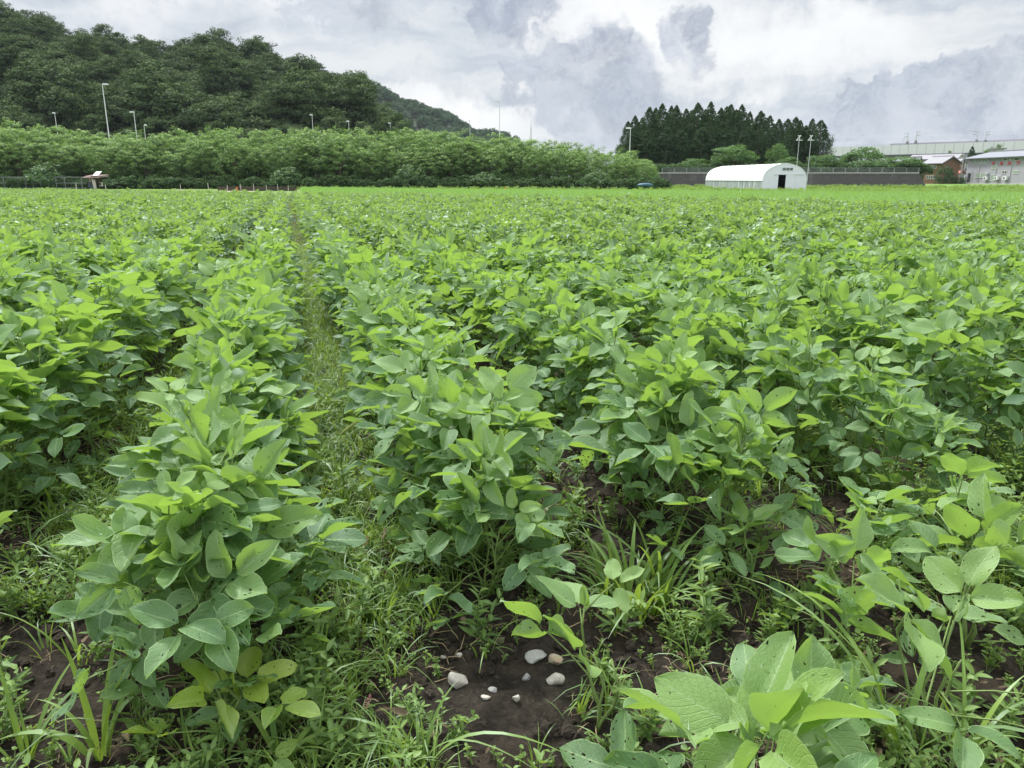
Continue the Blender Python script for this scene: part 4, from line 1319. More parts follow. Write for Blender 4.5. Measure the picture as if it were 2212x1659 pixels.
# retaining wall: battered masonry
def masonry():
    m, nt, out = new_mat('dark_masonry')
    b = nt.node('ShaderNodeBsdfPrincipled'); tc = nt.node('ShaderNodeTexCoord').outputs['Object']
    x, y, z = nt.sep(tc)
    br = nt.node('ShaderNodeTexBrick'); br.inputs['Scale'].default_value = 1.0
    br.inputs['Brick Width'].default_value = 0.5; br.inputs['Row Height'].default_value = 0.32; br.inputs['Mortar Size'].default_value = 0.03
    br.inputs['Color1'].default_value = (0.052, 0.050, 0.050, 1); br.inputs['Color2'].default_value = (0.068, 0.065, 0.064, 1); br.inputs['Mortar'].default_value = (0.05, 0.047, 0.045, 1)
    nt.put(br.inputs['Vector'], nt.comb(x, z, 0.0))
    n = nt.noise(tc, 0.35, 6, 0.65); c = nt.mix(nt.ss(n, 0.42, 0.68, 0, 0.6), br.outputs[0], (0.05, 0.047, 0.042))
    c = nt.mix(nt.ss(nt.noise(nt.vm('MULTIPLY', tc, (1, 1, 0.3)), 0.9, 5), 0.55, 0.7, 0, 0.5), c, (0.15, 0.14, 0.13))
    nt.put(b.inputs['Base Color'], c); b.inputs['Roughness'].default_value = 0.95
    nt.l.new(b.outputs[0], out.inputs[0]); return m


M['masonry'] = masonry()
zt = PLOT_Z; zb = float(g_base(130)) - 0.4
mb = MB()
vs = [(xL - 6, 129.2, zb), (xR, 129.2, zb), (xR - 1.2, 130.3, zt), (xL - 6, 130.3, zt), (xL - 6, 131, zb), (xR, 131, zb), (xR - 1.2, 131, zt), (xL - 6, 131, zt)]
mb.add(vs, [(0, 1, 2, 3), (3, 2, 6, 7), (1, 5, 6, 2), (4, 0, 3, 7), (5, 4, 7, 6)])
e = empty('retaining_wall', (0, 0, 0), 'long dark stained masonry retaining wall behind the white greenhouse', 'wall')
mb.build('wall_face', M['masonry'], e)
mb = MB(); mb.box((xL - 6, 130.25, zt + 0.003), (xR - 1.2 - xL + 6, 0, 0), (0, 0.5, 0), (0, 0, 0.18)); mb.build('coping', M['concrete'], e)
# railing on top
e = empty('railing', (0, 0, 0), 'low grey railing with wire panels on top of the dark wall', 'railing')
x = xL
while x < xR - 1.2:
    mb = MB(); mb.box((x, 130.4, zt + 0.18), (0.12, 0, 0), (0, 0.12, 0), (0, 0, 0.72)); mb.build('post', M['dull_steel'], e)
    x += 2.0
mb = MB()
for zz in (0.35, 0.52, 0.70, 0.88): mb.tube([(xL, 130.46, zt + zz), (xR - 1.2, 130.46, zt + zz)], 0.022, 4)
mb.build('rail', M['dull_steel'], e)
pts = [(xx, rt.uniform(132.5, 137), PLOT_Z - 0.2) for xx in np.arange(xL - 3, xR + 2, 0.33)]
r_, s_ = stuff_pts(pts, 0.8, 1.5, 0.05)
scatter('garden_undergrowth', pts, r_, s_, UG, 'dark undergrowth under the trees behind the railing', 'undergrowth', 12)

# garden trees above the wall (2212 px): x, top y, half width px, depth, kind
CH = [crown_mesh(1500 + i, 3.0, 1.8, 170, 20, 0.55, 0.16, 'cherry', low=-0.45, lump_amp=0.35, base_z=1.0, young_and_lit=0.9, squash=0.35) for i in range(4)]
DK = [crown_mesh(1520 + i, 2.6, 2.3, 170, 20, 0.5, 0.14, 'cedar', low=-0.9, lump_amp=0.25, base_z=0.0, young_and_lit=0.9) for i in range(2)]
CTK = trunk_mesh(1530, 2.8, 0.14, 2.4)
for (X, topy, hw, D, kind, lab) in [
        (1590, 313, 46, 136, 0, 'spreading light green tree in front of the cedars above the greenhouse'),
        (1497, 340, 26, 136, 0, 'small green tree at the foot of the cedars left of the greenhouse'),
        (1685, 310, 24, 139, 0, 'yellow-green tree just left of the crossarm poles'),
        (1705, 338, 28, 135, 0, 'low light tree behind the greenhouse gable'),
        (1786, 332, 34, 136, 0, 'light green tree right of the crossarm poles'),
        (1860, 317, 45, 141, 0, 'tall domed cherry tree left of the viaduct piers'),
        (1815, 350, 26, 139, 1, 'dark evergreen bush under the domed cherry tree'),
        (1882, 345, 40, 136, 0, 'low wide cherry tree in front of the domed one'),
        (1955, 338, 46, 134, 0, 'cherry tree at the right end of the dark wall'),
        (1905, 358, 34, 139, 1, 'dark evergreen shrub between the two wide cherry trees'),
        (1763, 352, 20, 139, 1, 'small dark evergreen right of the poles'),
        (1340, 312, 14, 150, 0, 'thin bushy tree at the left foot of the cedar grove')]:
    q = P(*D2(X, topy), D); gz = PLOT_Z - 0.15; h = q.z - gz; wd = hw / 2.16 / F * D * 1.06
    if kind == 0: tree('garden_tree', CH[int(rt.integers(0, 4))], CTK, (q.x, D, gz), (wd / 3.0, wd / 3.0, h / 4.5), rt.uniform(0, 6), lab)
    else: tree('evergreen_shrub', DK[int(rt.integers(0, 2))], CTK, (q.x, D, gz), (wd / 2.6, wd / 2.6, h / 4.3), rt.uniform(0, 6), lab, None, 'shrub')

# ------------------------------------------------------------------ greenhouse
M['film'] = plain('white_roof_film', (0.80, 0.81, 0.82), 0.45, 0.03, 0.6, spec=0.5, stain=((0.60, 0.62, 0.62), 0.35))
M['gable_film'] = plain('white_gable_panel', (0.72, 0.72, 0.82), 0.55, 0.03, 0.5)


def curtain():
    m, nt, out = new_mat('clear_side_curtain')
    b = nt.node('ShaderNodeBsdfPrincipled'); tc = nt.node('ShaderNodeTexCoord').outputs['Object']
    x, y, z = nt.sep(tc)
    s = nt.noise(nt.comb(0.0, nt.m('MULTIPLY', y, 1.0), nt.m('MULTIPLY', z, 0.12)), 2.2, 4, 0.7)
    nt.put(b.inputs['Base Color'], nt.mix(nt.ss(s, 0.38, 0.66), (0.22, 0.25, 0.29), (0.58, 0.62, 0.65)))
    b.inputs['Roughness'].default_value = 0.35; nt.l.new(b.outputs[0], out.inputs[0]); return m


M['curtain'] = curtain()
GHX0, GHX1, GHY, GHL, GHH, GHE = 31.55, 37.05, 100.0, 23.0, 3.32, 1.28
ghz = float(g_base(100)) - 0.02
e = empty('greenhouse', (0, 0, 0), 'white arched plastic greenhouse with its gable door half open', 'greenhouse')
hw = (GHX1 - GHX0) / 2; gxc = (GHX0 + GHX1) / 2
prof = []
for k in range(0, 25):
    t = math.pi * k / 24
    cx_ = -math.cos(t); sx_ = math.sin(t)
    X = hw * math.copysign(abs(cx_) ** 0.95, cx_); Zz = GHE + (GHH - GHE) * (abs(sx_) ** 0.85)
    Zz += 0.10 * max(0, 1 - abs(cx_) * 3)
    prof.append((X, Zz))
def ghpt(X, Zz, Y): return (gxc + X - (Y / GHL) * 1.6, GHY + Y, ghz + Zz)
mb = MB(); ny = 24
vs = []; fs = []
for j in range(ny + 1):
    Y = GHL * j / ny
    for (X, Zz) in prof:
        sag = 0.0 if j % 2 == 0 else 0.03
        vs.append(ghpt(X * (1 - sag * 0.3), Zz - sag, Y))
npf = len(prof)
for j in range(ny):
    for i in range(npf - 1):
        a = j * npf + i; fs.append((a, a + npf, a + npf + 1, a + 1))
mb.add(vs, fs); mb.build('roof_film', M['film'], e, smooth=True)
for sgn, nm in ((-1, 'side_curtain'), (1, 'side_curtain')):
    mb = MB(); vs = []; fs = []
    nn = 120
    for j in range(nn + 1):
        Y = GHL * j / nn; w = 0.025 * math.sin(j * 2.1) + 0.02 * math.sin(j * 0.9)
        vs += [ghpt(sgn * (hw - 0.02 + w * 0.5), 0.0, Y), ghpt(sgn * (hw - 0.01), GHE, Y)]
    for j in range(nn): fs.append((2 * j, 2 * j + 1, 2 * j + 3, 2 * j + 2))
    mb.add(vs, fs); mb.build(nm, M['curtain'], e)
    mb = MB(); mb.tube([ghpt(sgn * (hw + 0.02), GHE, -0.02), ghpt(sgn * (hw + 0.02), GHE, GHL)], 0.03, 5); mb.build('eave_pipe', M['galv'], e)
# gable with door opening, from pixel positions
def gpx(zx): return P((2750 + zx * 0.22604) / 3.9375, 178, GHY).x
dx0, dx1, dx2 = gpx(1393), gpx(1522), gpx(1668)
dz = 2.02
def gable(Y, door):
    mb = MB()
    pr = [(gxc + X - (Y / GHL) * 1.6, Zz) for X, Zz in prof]
    def top(x):
        for (a, za), (b, zb_) in zip(pr[:-1], pr[1:]):
            if a <= x <= b: return za + (zb_ - za) * (x - a) / (b - a + 1e-9)
        return GHE
    xs_ = sorted(set([p_[0] for p_ in pr] + ([dx0, dx1, dx2] if door else [])))
    vs = []; fs = []
    for a, b in zip(xs_[:-1], xs_[1:]):
        if b - a < 1e-5: continue
        m_ = (a + b) / 2; zlo = dz if (door and dx0 < m_ < dx1) else 0.0
        i0 = len(vs); vs += [(a, GHY + Y, ghz + zlo), (b, GHY + Y, ghz + zlo), (b, GHY + Y, ghz + top(b)), (a, GHY + Y, ghz + top(a))]
        fs.append((i0, i0 + 1, i0 + 2, i0 + 3))
    mb.add(vs, fs)
    return mb
gable(0.0, True).build('gable', M['gable_film'], e)
gable(GHL, False).build('gable', M['gable_film'], e)
mb = MB(); mb.box((dx1 - 0.02, GHY - 0.06, ghz + 0.03), (dx2 - dx1, 0, 0), (0, 0.03, 0), (0, 0, dz)); mb.build('sliding_door', M['gable_film'], e)
mb = MB()
mb.box((dx0 - 0.6, GHY - 0.09, ghz + dz + 0.03), (dx2 - dx0 + 1.9, 0, 0), (0, 0.05, 0), (0, 0, 0.05))
mb.box((dx2 - 0.04, GHY - 0.075, ghz + 0.03), (0.05, 0, 0), (0, 0.03, 0), (0, 0, dz))
mb.build('door_rail', M['white_metal'], e)
mb = MB()
for k in range(npf - 1):
    a, b = prof[k], prof[k + 1]
    mb.tube([ghpt(a[0] * 1.005, a[1] + 0.01, -0.03), ghpt(b[0] * 1.005, b[1] + 0.01, -0.03)], 0.025, 4)
mb.build('end_hoop', M['white_metal'], e)
for k in range(3):
    x0 = gpx(1455 + k * 62); x1 = gpx(1505 + k * 62)
    mb = MB(); zlo = ghz + 2.58; zh = 0.27
    mb.box((x0 - 0.03, GHY - 0.05, zlo - 0.03), (x1 - x0 + 0.06, 0, 0), (0, 0.03, 0), (0, 0, zh + 0.06)); w = mb.build('vent_window', M['galv'], e)
    mb = MB(); mb.box((x0, GHY - 0.056, zlo), (x1 - x0, 0, 0), (0, 0.01, 0), (0, 0, zh)); mb.build('pane', M['glass'], w)
# dark load inside the doorway
mb = MB()
for (a, b, c, sx_, sy_, sz_) in [(dx0 + .45, 103, .4, .9, 1.2, .8), (dx0 + 0.5, 103.1, 1.05, .7, .9, .45), (dx0 + 1.3, 104, .5, .8, 1, 1.0)]:
    mb.cbox((a, b, ghz + c), sx_, sy_, sz_)
mb.tube([(dx0 + .1, 102, ghz + 1.55), (dx0 + 1.1, 102, ghz + 1.62)], 0.05, 5)
tag(mb.build('stored_machine', M['black']), 'dark stacked farm gear just inside the open greenhouse door', 'farm gear')

# ------------------------------------------------------------------ poles with crossarms behind the greenhouse
def Z4(x, y): return (3000 + x * 0.46655) / 3.9375, (450 + y * 0.46655) / 3.9375
for (x0, y0, x1, y1, lab) in [(318, 183, 296, 560, 'left one of two thin poles with white crossarms'), (417, 183, 394, 600, 'right one of two thin poles with white crossarms')]:
    D = 122
    q = P(*Z4(x0, y0), D); b = P(*Z4(x1, y1), D); gz = float(g_base(D)) - 0.1
    e = empty('utility_pole', (q.x, D, gz), lab, 'pole'); h = q.z - gz
    mb = MB(); mb.tube([(0, 0, 0), (0, 0, h)], [0.05, 0.035], 6); mb.build('pole', M['galv'], e)
    mb = MB(); w = 26 * 0.46655 / 3.9375 / F * D
    z = (P(*Z4(x0, 218), D).z - gz)
    mb.box((-w, -0.1, z - 0.05), (2 * w, 0, 0), (0, 0.10, 0), (0, 0, 0.09)); mb.build('crossarm', M['white_metal'], e)
    mb = MB(); mb.tube([(-w * 0.75, -0.03, z + 0.06), (0, -0.03, h - 0.1)], 0.045, 4); mb.tube([(w * 0.1, -0.03, z + .06), (0.02, -0.03, h + .05)], 0.03, 4)
    mb.build('brace', M['white_metal'], e)
    mb = MB()
    for k in (-1, 1): mb.tube([(w * 0.3 * k, -0.03, h - 0.05), (w * 0.3 * k, -0.03, h + 0.1)], 0.09, 6)
    mb.build('insulator', M['white_metal'], e)

# ------------------------------------------------------------------ street lamps behind the belt (2212 px)
def lamp(X0, Y0, X1, D, label, arm=-0.5, r=0.07):
    q = P(*D2(X0, Y0), D); gz = float(g_base(D))
    e = empty('street_lamp', (q.x, D, gz), label, 'street lamp', None); h = q.z - gz
    mb = MB(); mb.tube([(0, 0, 0), (0, 0, h * 0.6), (0, 0, h)], [r * 1.1, r * 0.8, r * 0.6], 8); mb.build('pole', M['white_metal'], e)
    mb = MB(); w = abs(arm)
    x0 = -w if arm < 0 else 0.05
    mb.box((x0 + (0.0 if arm > 0 else 0.1), -0.16, h - 0.02), (w, 0, 0), (0, 0.34, 0), (0, 0, 0.17))
    mb.box((x0 + (0.04 if arm > 0 else 0.14), -0.12, h + 0.15), (w * 0.8, 0, 0), (0, 0.26, 0), (0, 0, 0.05)); mb.build('lamp_head', M['white_metal'], e)


lamp(221, 183, 230, 132, 'tall white street lamp rising over the belt against the hill', 0.9, 0.11)
lamp(118, 245, 120, 150, 'small street lamp poking over the belt at far left', -0.5)
lamp(289, 243, 292, 145, 'street lamp just right of the tall one', -0.8, 0.09)
lamp(311, 271, 312, 150, 'shortest lamp top right beside the belt dip', 0.4)
lamp(470, 256, 470, 165, 'small street lamp over the belt below the hill dip', -0.5)
lamp(430, 272, 430, 175, 'tiny lamp head barely above the belt', 0.4)
lamp(674, 249, 674, 150, 'street lamp over the belt below the hill summit', -0.5)
lamp(753, 263, 753, 150, 'street lamp over the belt near the hill end', -0.5)
lamp(843, 267, 843, 160, 'small lamp at the right tip of the wooded hill', -0.5)
lamp(1015, 262, 1015, 175, 'thin street lamp against the sky beside the far mountain', -0.4, 0.06)
lamp(1079, 220, 1078, 140, 'tall street lamp alone against the sky over the belt', -0.9, 0.10)
lamp(1362, 278, 1360, 128, 'street lamp in front of the cedar grove left edge', -0.8, 0.08)

# lattice pylon and a thin mast on the horizon
def pylon(X, Ytop, Ybot, D, wpx, label):
    q = P(*D2(X, Ytop), D); b = P(*D2(X, Ybot), D); e = empty('pylon', (q.x, D, -0.2), label, 'pylon')
    h = q.z + 0.2; w = wpx / 2.16 / F * D; mb = MB(); n = 14; r = 0.10 * D / 500
    for (sx_, sy_) in ((-1, -1), (1, -1), (1, 1), (-1, 1)):
        mb.tube([(sx_ * w, sy_ * w, 0), (sx_ * w * 0.12, sy_ * w * 0.12, h * 0.93), (0, 0, h)], [r * 1.5, r, r], 4)
    for i in range(n):
        a = i / n * 0.92; b_ = (i + 1) / n * 0.92; wa = w * (1 - a * 0.95); wb = w * (1 - b_ * 0.95)
        for sy_ in (-1, 1):
            mb.tube([(-wa, sy_ * wa, h * a), (wb, sy_ * wb, h * b_)], r * 0.8, 3); mb.tube([(wa, sy_ * wa, h * a), (-wb, sy_ * wb, h * b_)], r * 0.8, 3)
            mb.tube([(-wb, sy_ * wb, h * b_), (wb, sy_ * wb, h * b_)], r * 0.8, 3)
    mb.build('lattice', M['galv'], e)
    mb = MB(); mb.tube([(0, 0, h), (0, 0, h * 1.06)], r, 4); mb.build('tip', M['galv'], e)


pylon(1147, 268, 300, 600, 7, 'lattice pylon against the cloud behind the belt')
pylon(1236, 306, 322, 700, 3, 'small distant pylon top over the belt right of the lattice one')

# ------------------------------------------------------------------ field hut, fences, stakes at the far left
M['rust'] = plain('rusty_roof_sheet', (0.34, 0.25, 0.24), 0.8, 0.4, 1.5, stain=((0.45, 0.42, 0.42), 0.7))
M['tarp'] = plain('dark_blue_sheet', (0.035, 0.055, 0.085), 0.6, 0.3, 2)
M['pale_wood'] = plain('weathered_pale_board', (0.50, 0.48, 0.44), 0.8, 0.3, 3)
M['dark_wood'] = plain('dark_board', (0.07, 0.055, 0.045), 0.9, 0.3, 3)
def Zl(x, y): return (x * 0.27125) / 3.9375, (640 + y * 0.27125) / 3.9375
DH = 104.0
def hl(x, y, D=DH): return P(*Zl(x, y), D)
c0 = hl(1370, 370); e = empty('field_hut', (c0.x, DH, c0.z - 0.05), 'ramshackle open hut with flat rusty roof and blue side sheet by the fence', 'hut')
def rel(v): return Vector((v.x, v.y, v.z)) - Vector(e.location)
def panel(mb, x0, y0, x1, y1, D, th=0.06):
    a = rel(hl(x0, y1, D)); b = rel(hl(x1, y0, D)); mb.box((a.x, a.y, a.z), (b.x - a.x, 0, 0), (0, th, 0), (0, 0, b.z - a.z))
mb = MB(); a = rel(hl(1250, 222)); b = rel(hl(1490, 200)); mb.box((a.x, -1.0, a.z), (b.x - a.x, 0, 0), (0, 2.4, 0.12), (0, 0, 0.10)); 
a = rel(hl(1290, 200)); mb.box((a.x, -0.9, a.z - 0.02), (2.1, 0, 0.05), (0, 2.0, 0.1), (0, 0, 0.09)); mb.build('roof', M['rust'], e)
mb = MB(); a = rel(hl(1375, 200)); mb.box((a.x, -0.5, a.z + 0.06), (0.75, 0, 0.05), (0, 1.0, 0.5), (0, 0, 0.03)); mb.build('loose_roof_sheet', M['white_metal'], e)
mb = MB(); panel(mb, 1285, 290, 1392, 375, DH - 0.3); mb.build('side_sheet', M['tarp'], e)
mb = MB(); panel(mb, 1290, 225, 1470, 300, DH + 1.2); panel(mb, 1430, 300, 1440, 370, DH + 0.2); mb.build('back_board', M['dark_wood'], e)
mb = MB(); a = rel(hl(1430, 383)); b = rel(hl(1403, 235)); mb.box((a.x - 0.16, -0.6, a.z - 0.1), (0.2, 0, 0), (0, 0.1, 0), (b.x - a.x, 0, b.z - a.z)); a = rel(hl(1410, 380)); mb.box((a.x - 0.05, -0.7, a.z), (0.14, 0, 0), (0, 0.08, 0), (-0.15, 0, b.z - a.z))
mb.build('leaning_plank', M['pale_wood'], e)
for x in (1318, 1285):
    mb = MB(); a = rel(hl(x, 280)); b = rel(hl(x, 225)); mb.box((a.x, 0.3, a.z), (0.07, 0, 0), (0, 0.07, 0), (0, 0, b.z - a.z)); mb.build('post', M['pale_wood'], e)
mb = MB()
for (x0, y0, x1, y1) in ((1440, 285, 1480, 292), (1475, 285, 1482, 345), (1440, 335, 1482, 342)): panel(mb, x0, y0, x1, y1, DH - 0.4)
mb.build('side_frame', M['pale_wood'], e)

FD = 112.0
e = empty('wire_fence', (0, 0, 0), 'grey wire mesh fence along the belt foot left of the hut', 'fence')
mb = MB(); gz = float(g_base(FD))
xa, xb = hl(-80, 300, FD).x, hl(1260, 300, FD).x; ht = hl(800, 212, FD).z - gz
for zz in (0.15, ht * 0.5, ht): mb.tube([(xa, FD, gz + zz), (xb, FD, gz + zz)], 0.03, 4)
k = xa
while k < xb:
    mb.tube([(k, FD, gz), (k + ht * 0.5, FD, gz + ht)], 0.006, 3, cap=False); mb.tube([(k + ht * 0.5, FD, gz), (k, FD, gz + ht)], 0.006, 3, cap=False); k += 0.35
mb.build('mesh_panel', M['dull_steel'], e)
for x in (270, 375, 480, 590, 705, 820, 945, 1190, 170, 60, -40):
    q = hl(x, 300, FD); mb = MB(); mb.tube([(q.x, FD - 0.05, gz - 0.1), (q.x, FD - 0.05, gz + ht + 0.05)], 0.045, 5); mb.build('post', M['dull_steel'], e)

# boards and stakes along the field end, path strip, cone, blue box
M['path'] = plain('dry_path_gravel', (0.34, 0.31, 0.22), 0.95, 0.2, 0.6)
mb = MB(); D = 100
a = P(*D2(-30, 404), D).x; b = P(*D2(560, 404), D).x
mb.add([(a, 99, float(g_base(99)) + .03), (b, 97, float(g_base(97)) + .03), (b, 100, float(g_base(100)) + .03), (a, 104, float(g_base(104)) + .03)], [(0, 1, 2, 3)])
tag(mb.build('path', M['path']), kind='structure', label='pale dry path strip beyond the crop')
mb = MB(); D = 101.0; z0 = float(g_base(D))
a = P(*D2(470, 404), D).x; b = P(*D2(640, 404), D).x
mb.box((a, D, z0), (b - a, 0, 0), (0, 0.12, 0), (0, 0, 0.55)); tag(mb.build('board_edging', M['dark_wood']), 'low dark board edging beyond the soybeans at the belt foot', 'boards')
for i, X in enumerate([165, 228, 390, 450, 490, 520, 548, 575, 600, 622]):
    q = P(*D2(X, 404), 100); mb = MB(); h = rt.uniform(0.75, 1.05)
    mb.tube([(0, 0, 0), (rt.normal(0, .03), 0, h)], [0.045, 0.035], 5)
    o = mb.build('stake', M['pale_wood']); o.location = (q.x, 100, float(g_base(100)))
    tag(o, 'short pale wooden stake standing in the row along the field end', 'stake', 'stakes along the field end')
M['orange'] = plain('orange_cone_plastic', (0.70, 0.16, 0.04), 0.5, 0.1, 3)
for (X, lab) in [(511, 'small orange marker cone at the field end left of centre'), (1990 / 3.9375 * 2.16016, 'small orange marker post at the belt foot in mid picture')]:
    q = P(*D2(X, 402), 96); e = empty('marker_cone', (q.x, 96, float(g_base(96))), lab, 'cone')
    mb = MB(); mb.tube([(0, 0, 0.05), (0, 0, 0.62)], [0.15, 0.04], 10); mb.build('cone', M['orange'], e)
    mb = MB(); mb.cbox((0, 0, 0.03), 0.42, 0.42, 0.05); mb.build('base', M['orange'], e)
q = P((2350 + 400 * 0.4747) / 3.9375, 186, 99.0)
M['blue'] = plain('blue_tarp', (0.03, 0.10, 0.15), 0.6, 0.3, 6)
import bmesh
me = lump(77, 1.0, 0.25, 3, 1.0, 'blue')
for v in me.vertices: v.co = Vector((v.co.x * 0.95, v.co.y * 0.5, max(-0.15, v.co.z * 0.26)))
tag(link('tarp_bundle', me, loc=(q.x, 99.0, float(g_base(99)) + 0.75)), 'small blue tarp bundle lying before the right end of the belt', 'tarp')

# ------------------------------------------------------------------ houses at the right
def Z6(x, y): return (3550 + x * 0.2179) / 3.9375, (550 + y * 0.2179) / 3.9375
M['grey_siding'] = plain('grey_siding', (0.33, 0.33, 0.375), 0.7, 0.05, 0.6)
M['roof_blue'] = plain('blue_grey_metal_roof', (0.19, 0.205, 0.24), 0.65, 0.08, 0.5)
M['roof_tile'] = plain('grey_tile_roof', (0.22, 0.22, 0.25), 0.55, 0.3, 2.2, bump=0.4)
M['brown_wall'] = plain('brown_plaster', (0.17, 0.095, 0.06), 0.85, 0.1, 0.8, stain=((0.12, 0.09, 0.06), 0.4))
M['cream'] = plain('cream_wall', (0.60, 0.57, 0.52), 0.8, 0.1, 0.8)
M['red_tile'] = plain('red_tile_roof', (0.36, 0.10, 0.07), 0.7, 0.2, 2)
M['frame'] = plain('pale_window_frame', (0.62, 0.62, 0.60), 0.5, 0.05, 2)


class Wall:
    """a vertical wall plane given by two ground points; places things by picture position"""
    def __init__(s, A, B):
        s.A = Vector((A[0], A[1], 0)); B = Vector((B[0], B[1], 0)); s.d = (B - s.A).normalized(); s.len = (B - s.A).length
        s.n = Vector((s.d.y, -s.d.x, 0))
        if s.n.dot(-s.A) < 0: s.n = -s.n
    def hit(s, px, py):
        d = pix_dir(px, py); o = Vector((0, 0, CAM_H)); t = (s.A - o).dot(s.n) / d.dot(s.n); p_ = o + d * t
        return (p_ - s.A).dot(s.d), p_.z
    def rect(s, mb, a0, z0, a1, z1, off=0.0, th=0.05, mi=0):
        o = s.A + s.d * a0 + s.n * off; o.z = z0
        mb.box(o, s.d * (a1 - a0), s.n * th, (0, 0, z1 - z0), mi)


def window(wall, zr, par, glass='glass', fr=0.07, mull=1, zf=Z6):
    a0, z1 = wall.hit(*zf(zr[0], zr[1])); a1, z0 = wall.hit(*zf(zr[2], zr[3]))
    mb = MB(); wall.rect(mb, a0, z0, a1, z1, 0.0, 0.05); w = mb.build('window', M[glass], par)
    f = MB()
    wall.rect(f, a0 - fr, z0 - fr, a1 + fr, z0, 0.0, 0.09); wall.rect(f, a0 - fr, z1, a1 + fr, z1 + fr, 0.0, 0.09)
    wall.rect(f, a0 - fr, z0, a0, z1, 0.0, 0.09); wall.rect(f, a1, z0, a1 + fr, z1, 0.0, 0.09)
    for k in range(mull):
        c = a0 + (a1 - a0) * (k + 1) / (mull + 1); wall.rect(f, c - 0.04, z0, c + 0.04, z1, 0.05, 0.03)
    f.build('frame', M['frame'], w)


# big grey building with red letters, long side seen very obliquely
pa = P(*Z6(1150, 700), 205); pz = P(*Z6(2212, 700), 180)
GW = Wall((pa.x, 205), (pz.x, 180))
GL = GW.len + 14
gz0 = -0.35; _, ez = GW.hit(*Z6(1180, 350)); 
e = empty('grey_building', (0, 0, 0), 'two-storey grey building with red letters and blue-grey roof at right edge', 'building')
dpt = -GW.n * 11.0
mb = MB(); o = GW.A.copy(); o.z = gz0 + 0.45
mb.box(o, GW.d * GL, dpt, (0, 0, ez - o.z)); mb.build('wall', M['grey_siding'], e)
mb = MB(); o2 = GW.A + GW.n * 0.12 - GW.d * 0.1; o2.z = gz0 - 0.4; mb.box(o2, GW.d * (GL + 0.2), dpt - GW.n * 0.24, (0, 0, 0.86)); mb.build('plinth', M['concrete'], e)
mb = MB(); R0 = GW.A + GW.n * 0.7 - GW.d * 0.8; R0.z = ez - 0.05
R1 = GW.A + dpt * 0.5 - GW.d * 0.8; R1.z = ez + 1.5; R2 = GW.A + dpt - GW.n * 0.7 - GW.d * 0.8; R2.z = ez - 0.05
L_ = GW.d * (GL + 1.4); up = Vector((0, 0, 0.18))
mb.add([R0, R0 + L_, R1 + L_, R1, R2, R2 + L_, R0 + up, R0 + up + L_, R1 + up + L_, R1 + up, R2 + up, R2 + up + L_],
       [(6, 7, 8, 9), (9, 8, 11, 10), (0, 1, 7, 6), (3, 2, 1, 0), (4, 5, 2, 3), (5, 4, 10, 11), (0, 6, 9, 3), (3, 9, 10, 4), (1, 2, 8, 7), (2, 5, 11, 8)])
rf = mb.build('roof', M['roof_blue'], e)
mb = MB(); q = R1 + up + GW.n * 0.15; q.z += 0.003; mb.box(q, L_ * 0.55, -GW.n * 0.3, (0, 0, 0.22)); mb.build('ridge_cap', M['roof_tile'], rf)
G3 = [R0 + GW.d * 0.8 - GW.n * 0.7, R2 + GW.d * 0.8 + GW.n * 0.7, R1 + GW.d * 0.8]
mb = MB(); mb.add([G3[0], G3[1], G3[2]], [(0, 1, 2)]); mb.build('gable_wall', M['grey_siding'], e)
mb = MB(); q = GW.A + GW.n * 0.7 - GW.d * 0.8; q.z = ez - 0.14; mb.box(q, L_, GW.n * 0.14, (0, 0, 0.14)); mb.build('gutter', M['glass'], e)
for zr, gl, ml in [((1285, 360, 1372, 438), 'glass_green', 1), ((1405, 358, 1440, 434), 'glass_green', 0), ((1463, 356, 1545, 432), 'glass_green', 1),
                   ((1640, 474, 1722, 524), 'glass_green', 0), ((1850, 335, 1900, 375), 'glass', 0), ((2052, 330, 2120, 370), 'glass', 0),
                   ((1340, 606, 1420, 686), 'glass_green', 1), ((1432, 604, 1512, 684), 'glass_green', 1), ((1622, 638, 1698, 745), 'glass_green', 1),
                   ((1825, 570, 1900, 606), 'glass', 1), ((2022, 563, 2110, 605), 'glass_green', 0)]:
    window(GW, zr, e, gl, 0.09, ml)
a0, z1 = GW.hit(*Z6(1203, 605)); a1, z0 = GW.hit(*Z6(1232, 772)); mb = MB(); GW.rect(mb, a0, z0, a1, z1, 0, 0.04); mb.build('door', M['black'], e)
for zx, y0, y1 in ((1435, 360, 750), (1745, 350, 760), (2015, 340, 755), (1290, 575, 770), (1168, 365, 760)):
    a, zt_ = GW.hit(*Z6(zx, y0)); _, zb_ = GW.hit(*Z6(zx, y1)); mb = MB()
    p0 = GW.A + GW.d * a + GW.n * 0.1; mb.tube([(p0.x, p0.y, zb_), (p0.x, p0.y, zt_)], 0.07, 6); mb.build('downpipe', M['galv'], e)
for zx, zy in ((1240, 385), (1590, 375), (1985, 360)):
    a, z_ = GW.hit(*Z6(zx, zy)); mb = MB(); GW.rect(mb, a - 0.25, z_ - 0.18, a + 0.25, z_ + 0.18, 0.0, 0.22); mb.build('vent_hood', M['galv'], e)
STROKES = {
    'ma': [[(.03, .88), (.92, .88), (.42, .36)], [(.25, .55), (.68, .08)]],
    'ru': [[(.28, .92), (.27, .45), (.04, .08)], [(.60, .95), (.60, .10), (.97, .42)]],
    'ka': [[(.05, .70), (.88, .70), (.80, .10), (.58, .14)], [(.42, .97), (.40, .55), (.06, .06)]],
    'wa': [[(.08, .50), (.08, .90), (.93, .90), (.82, .45), (.36, .06)]]}
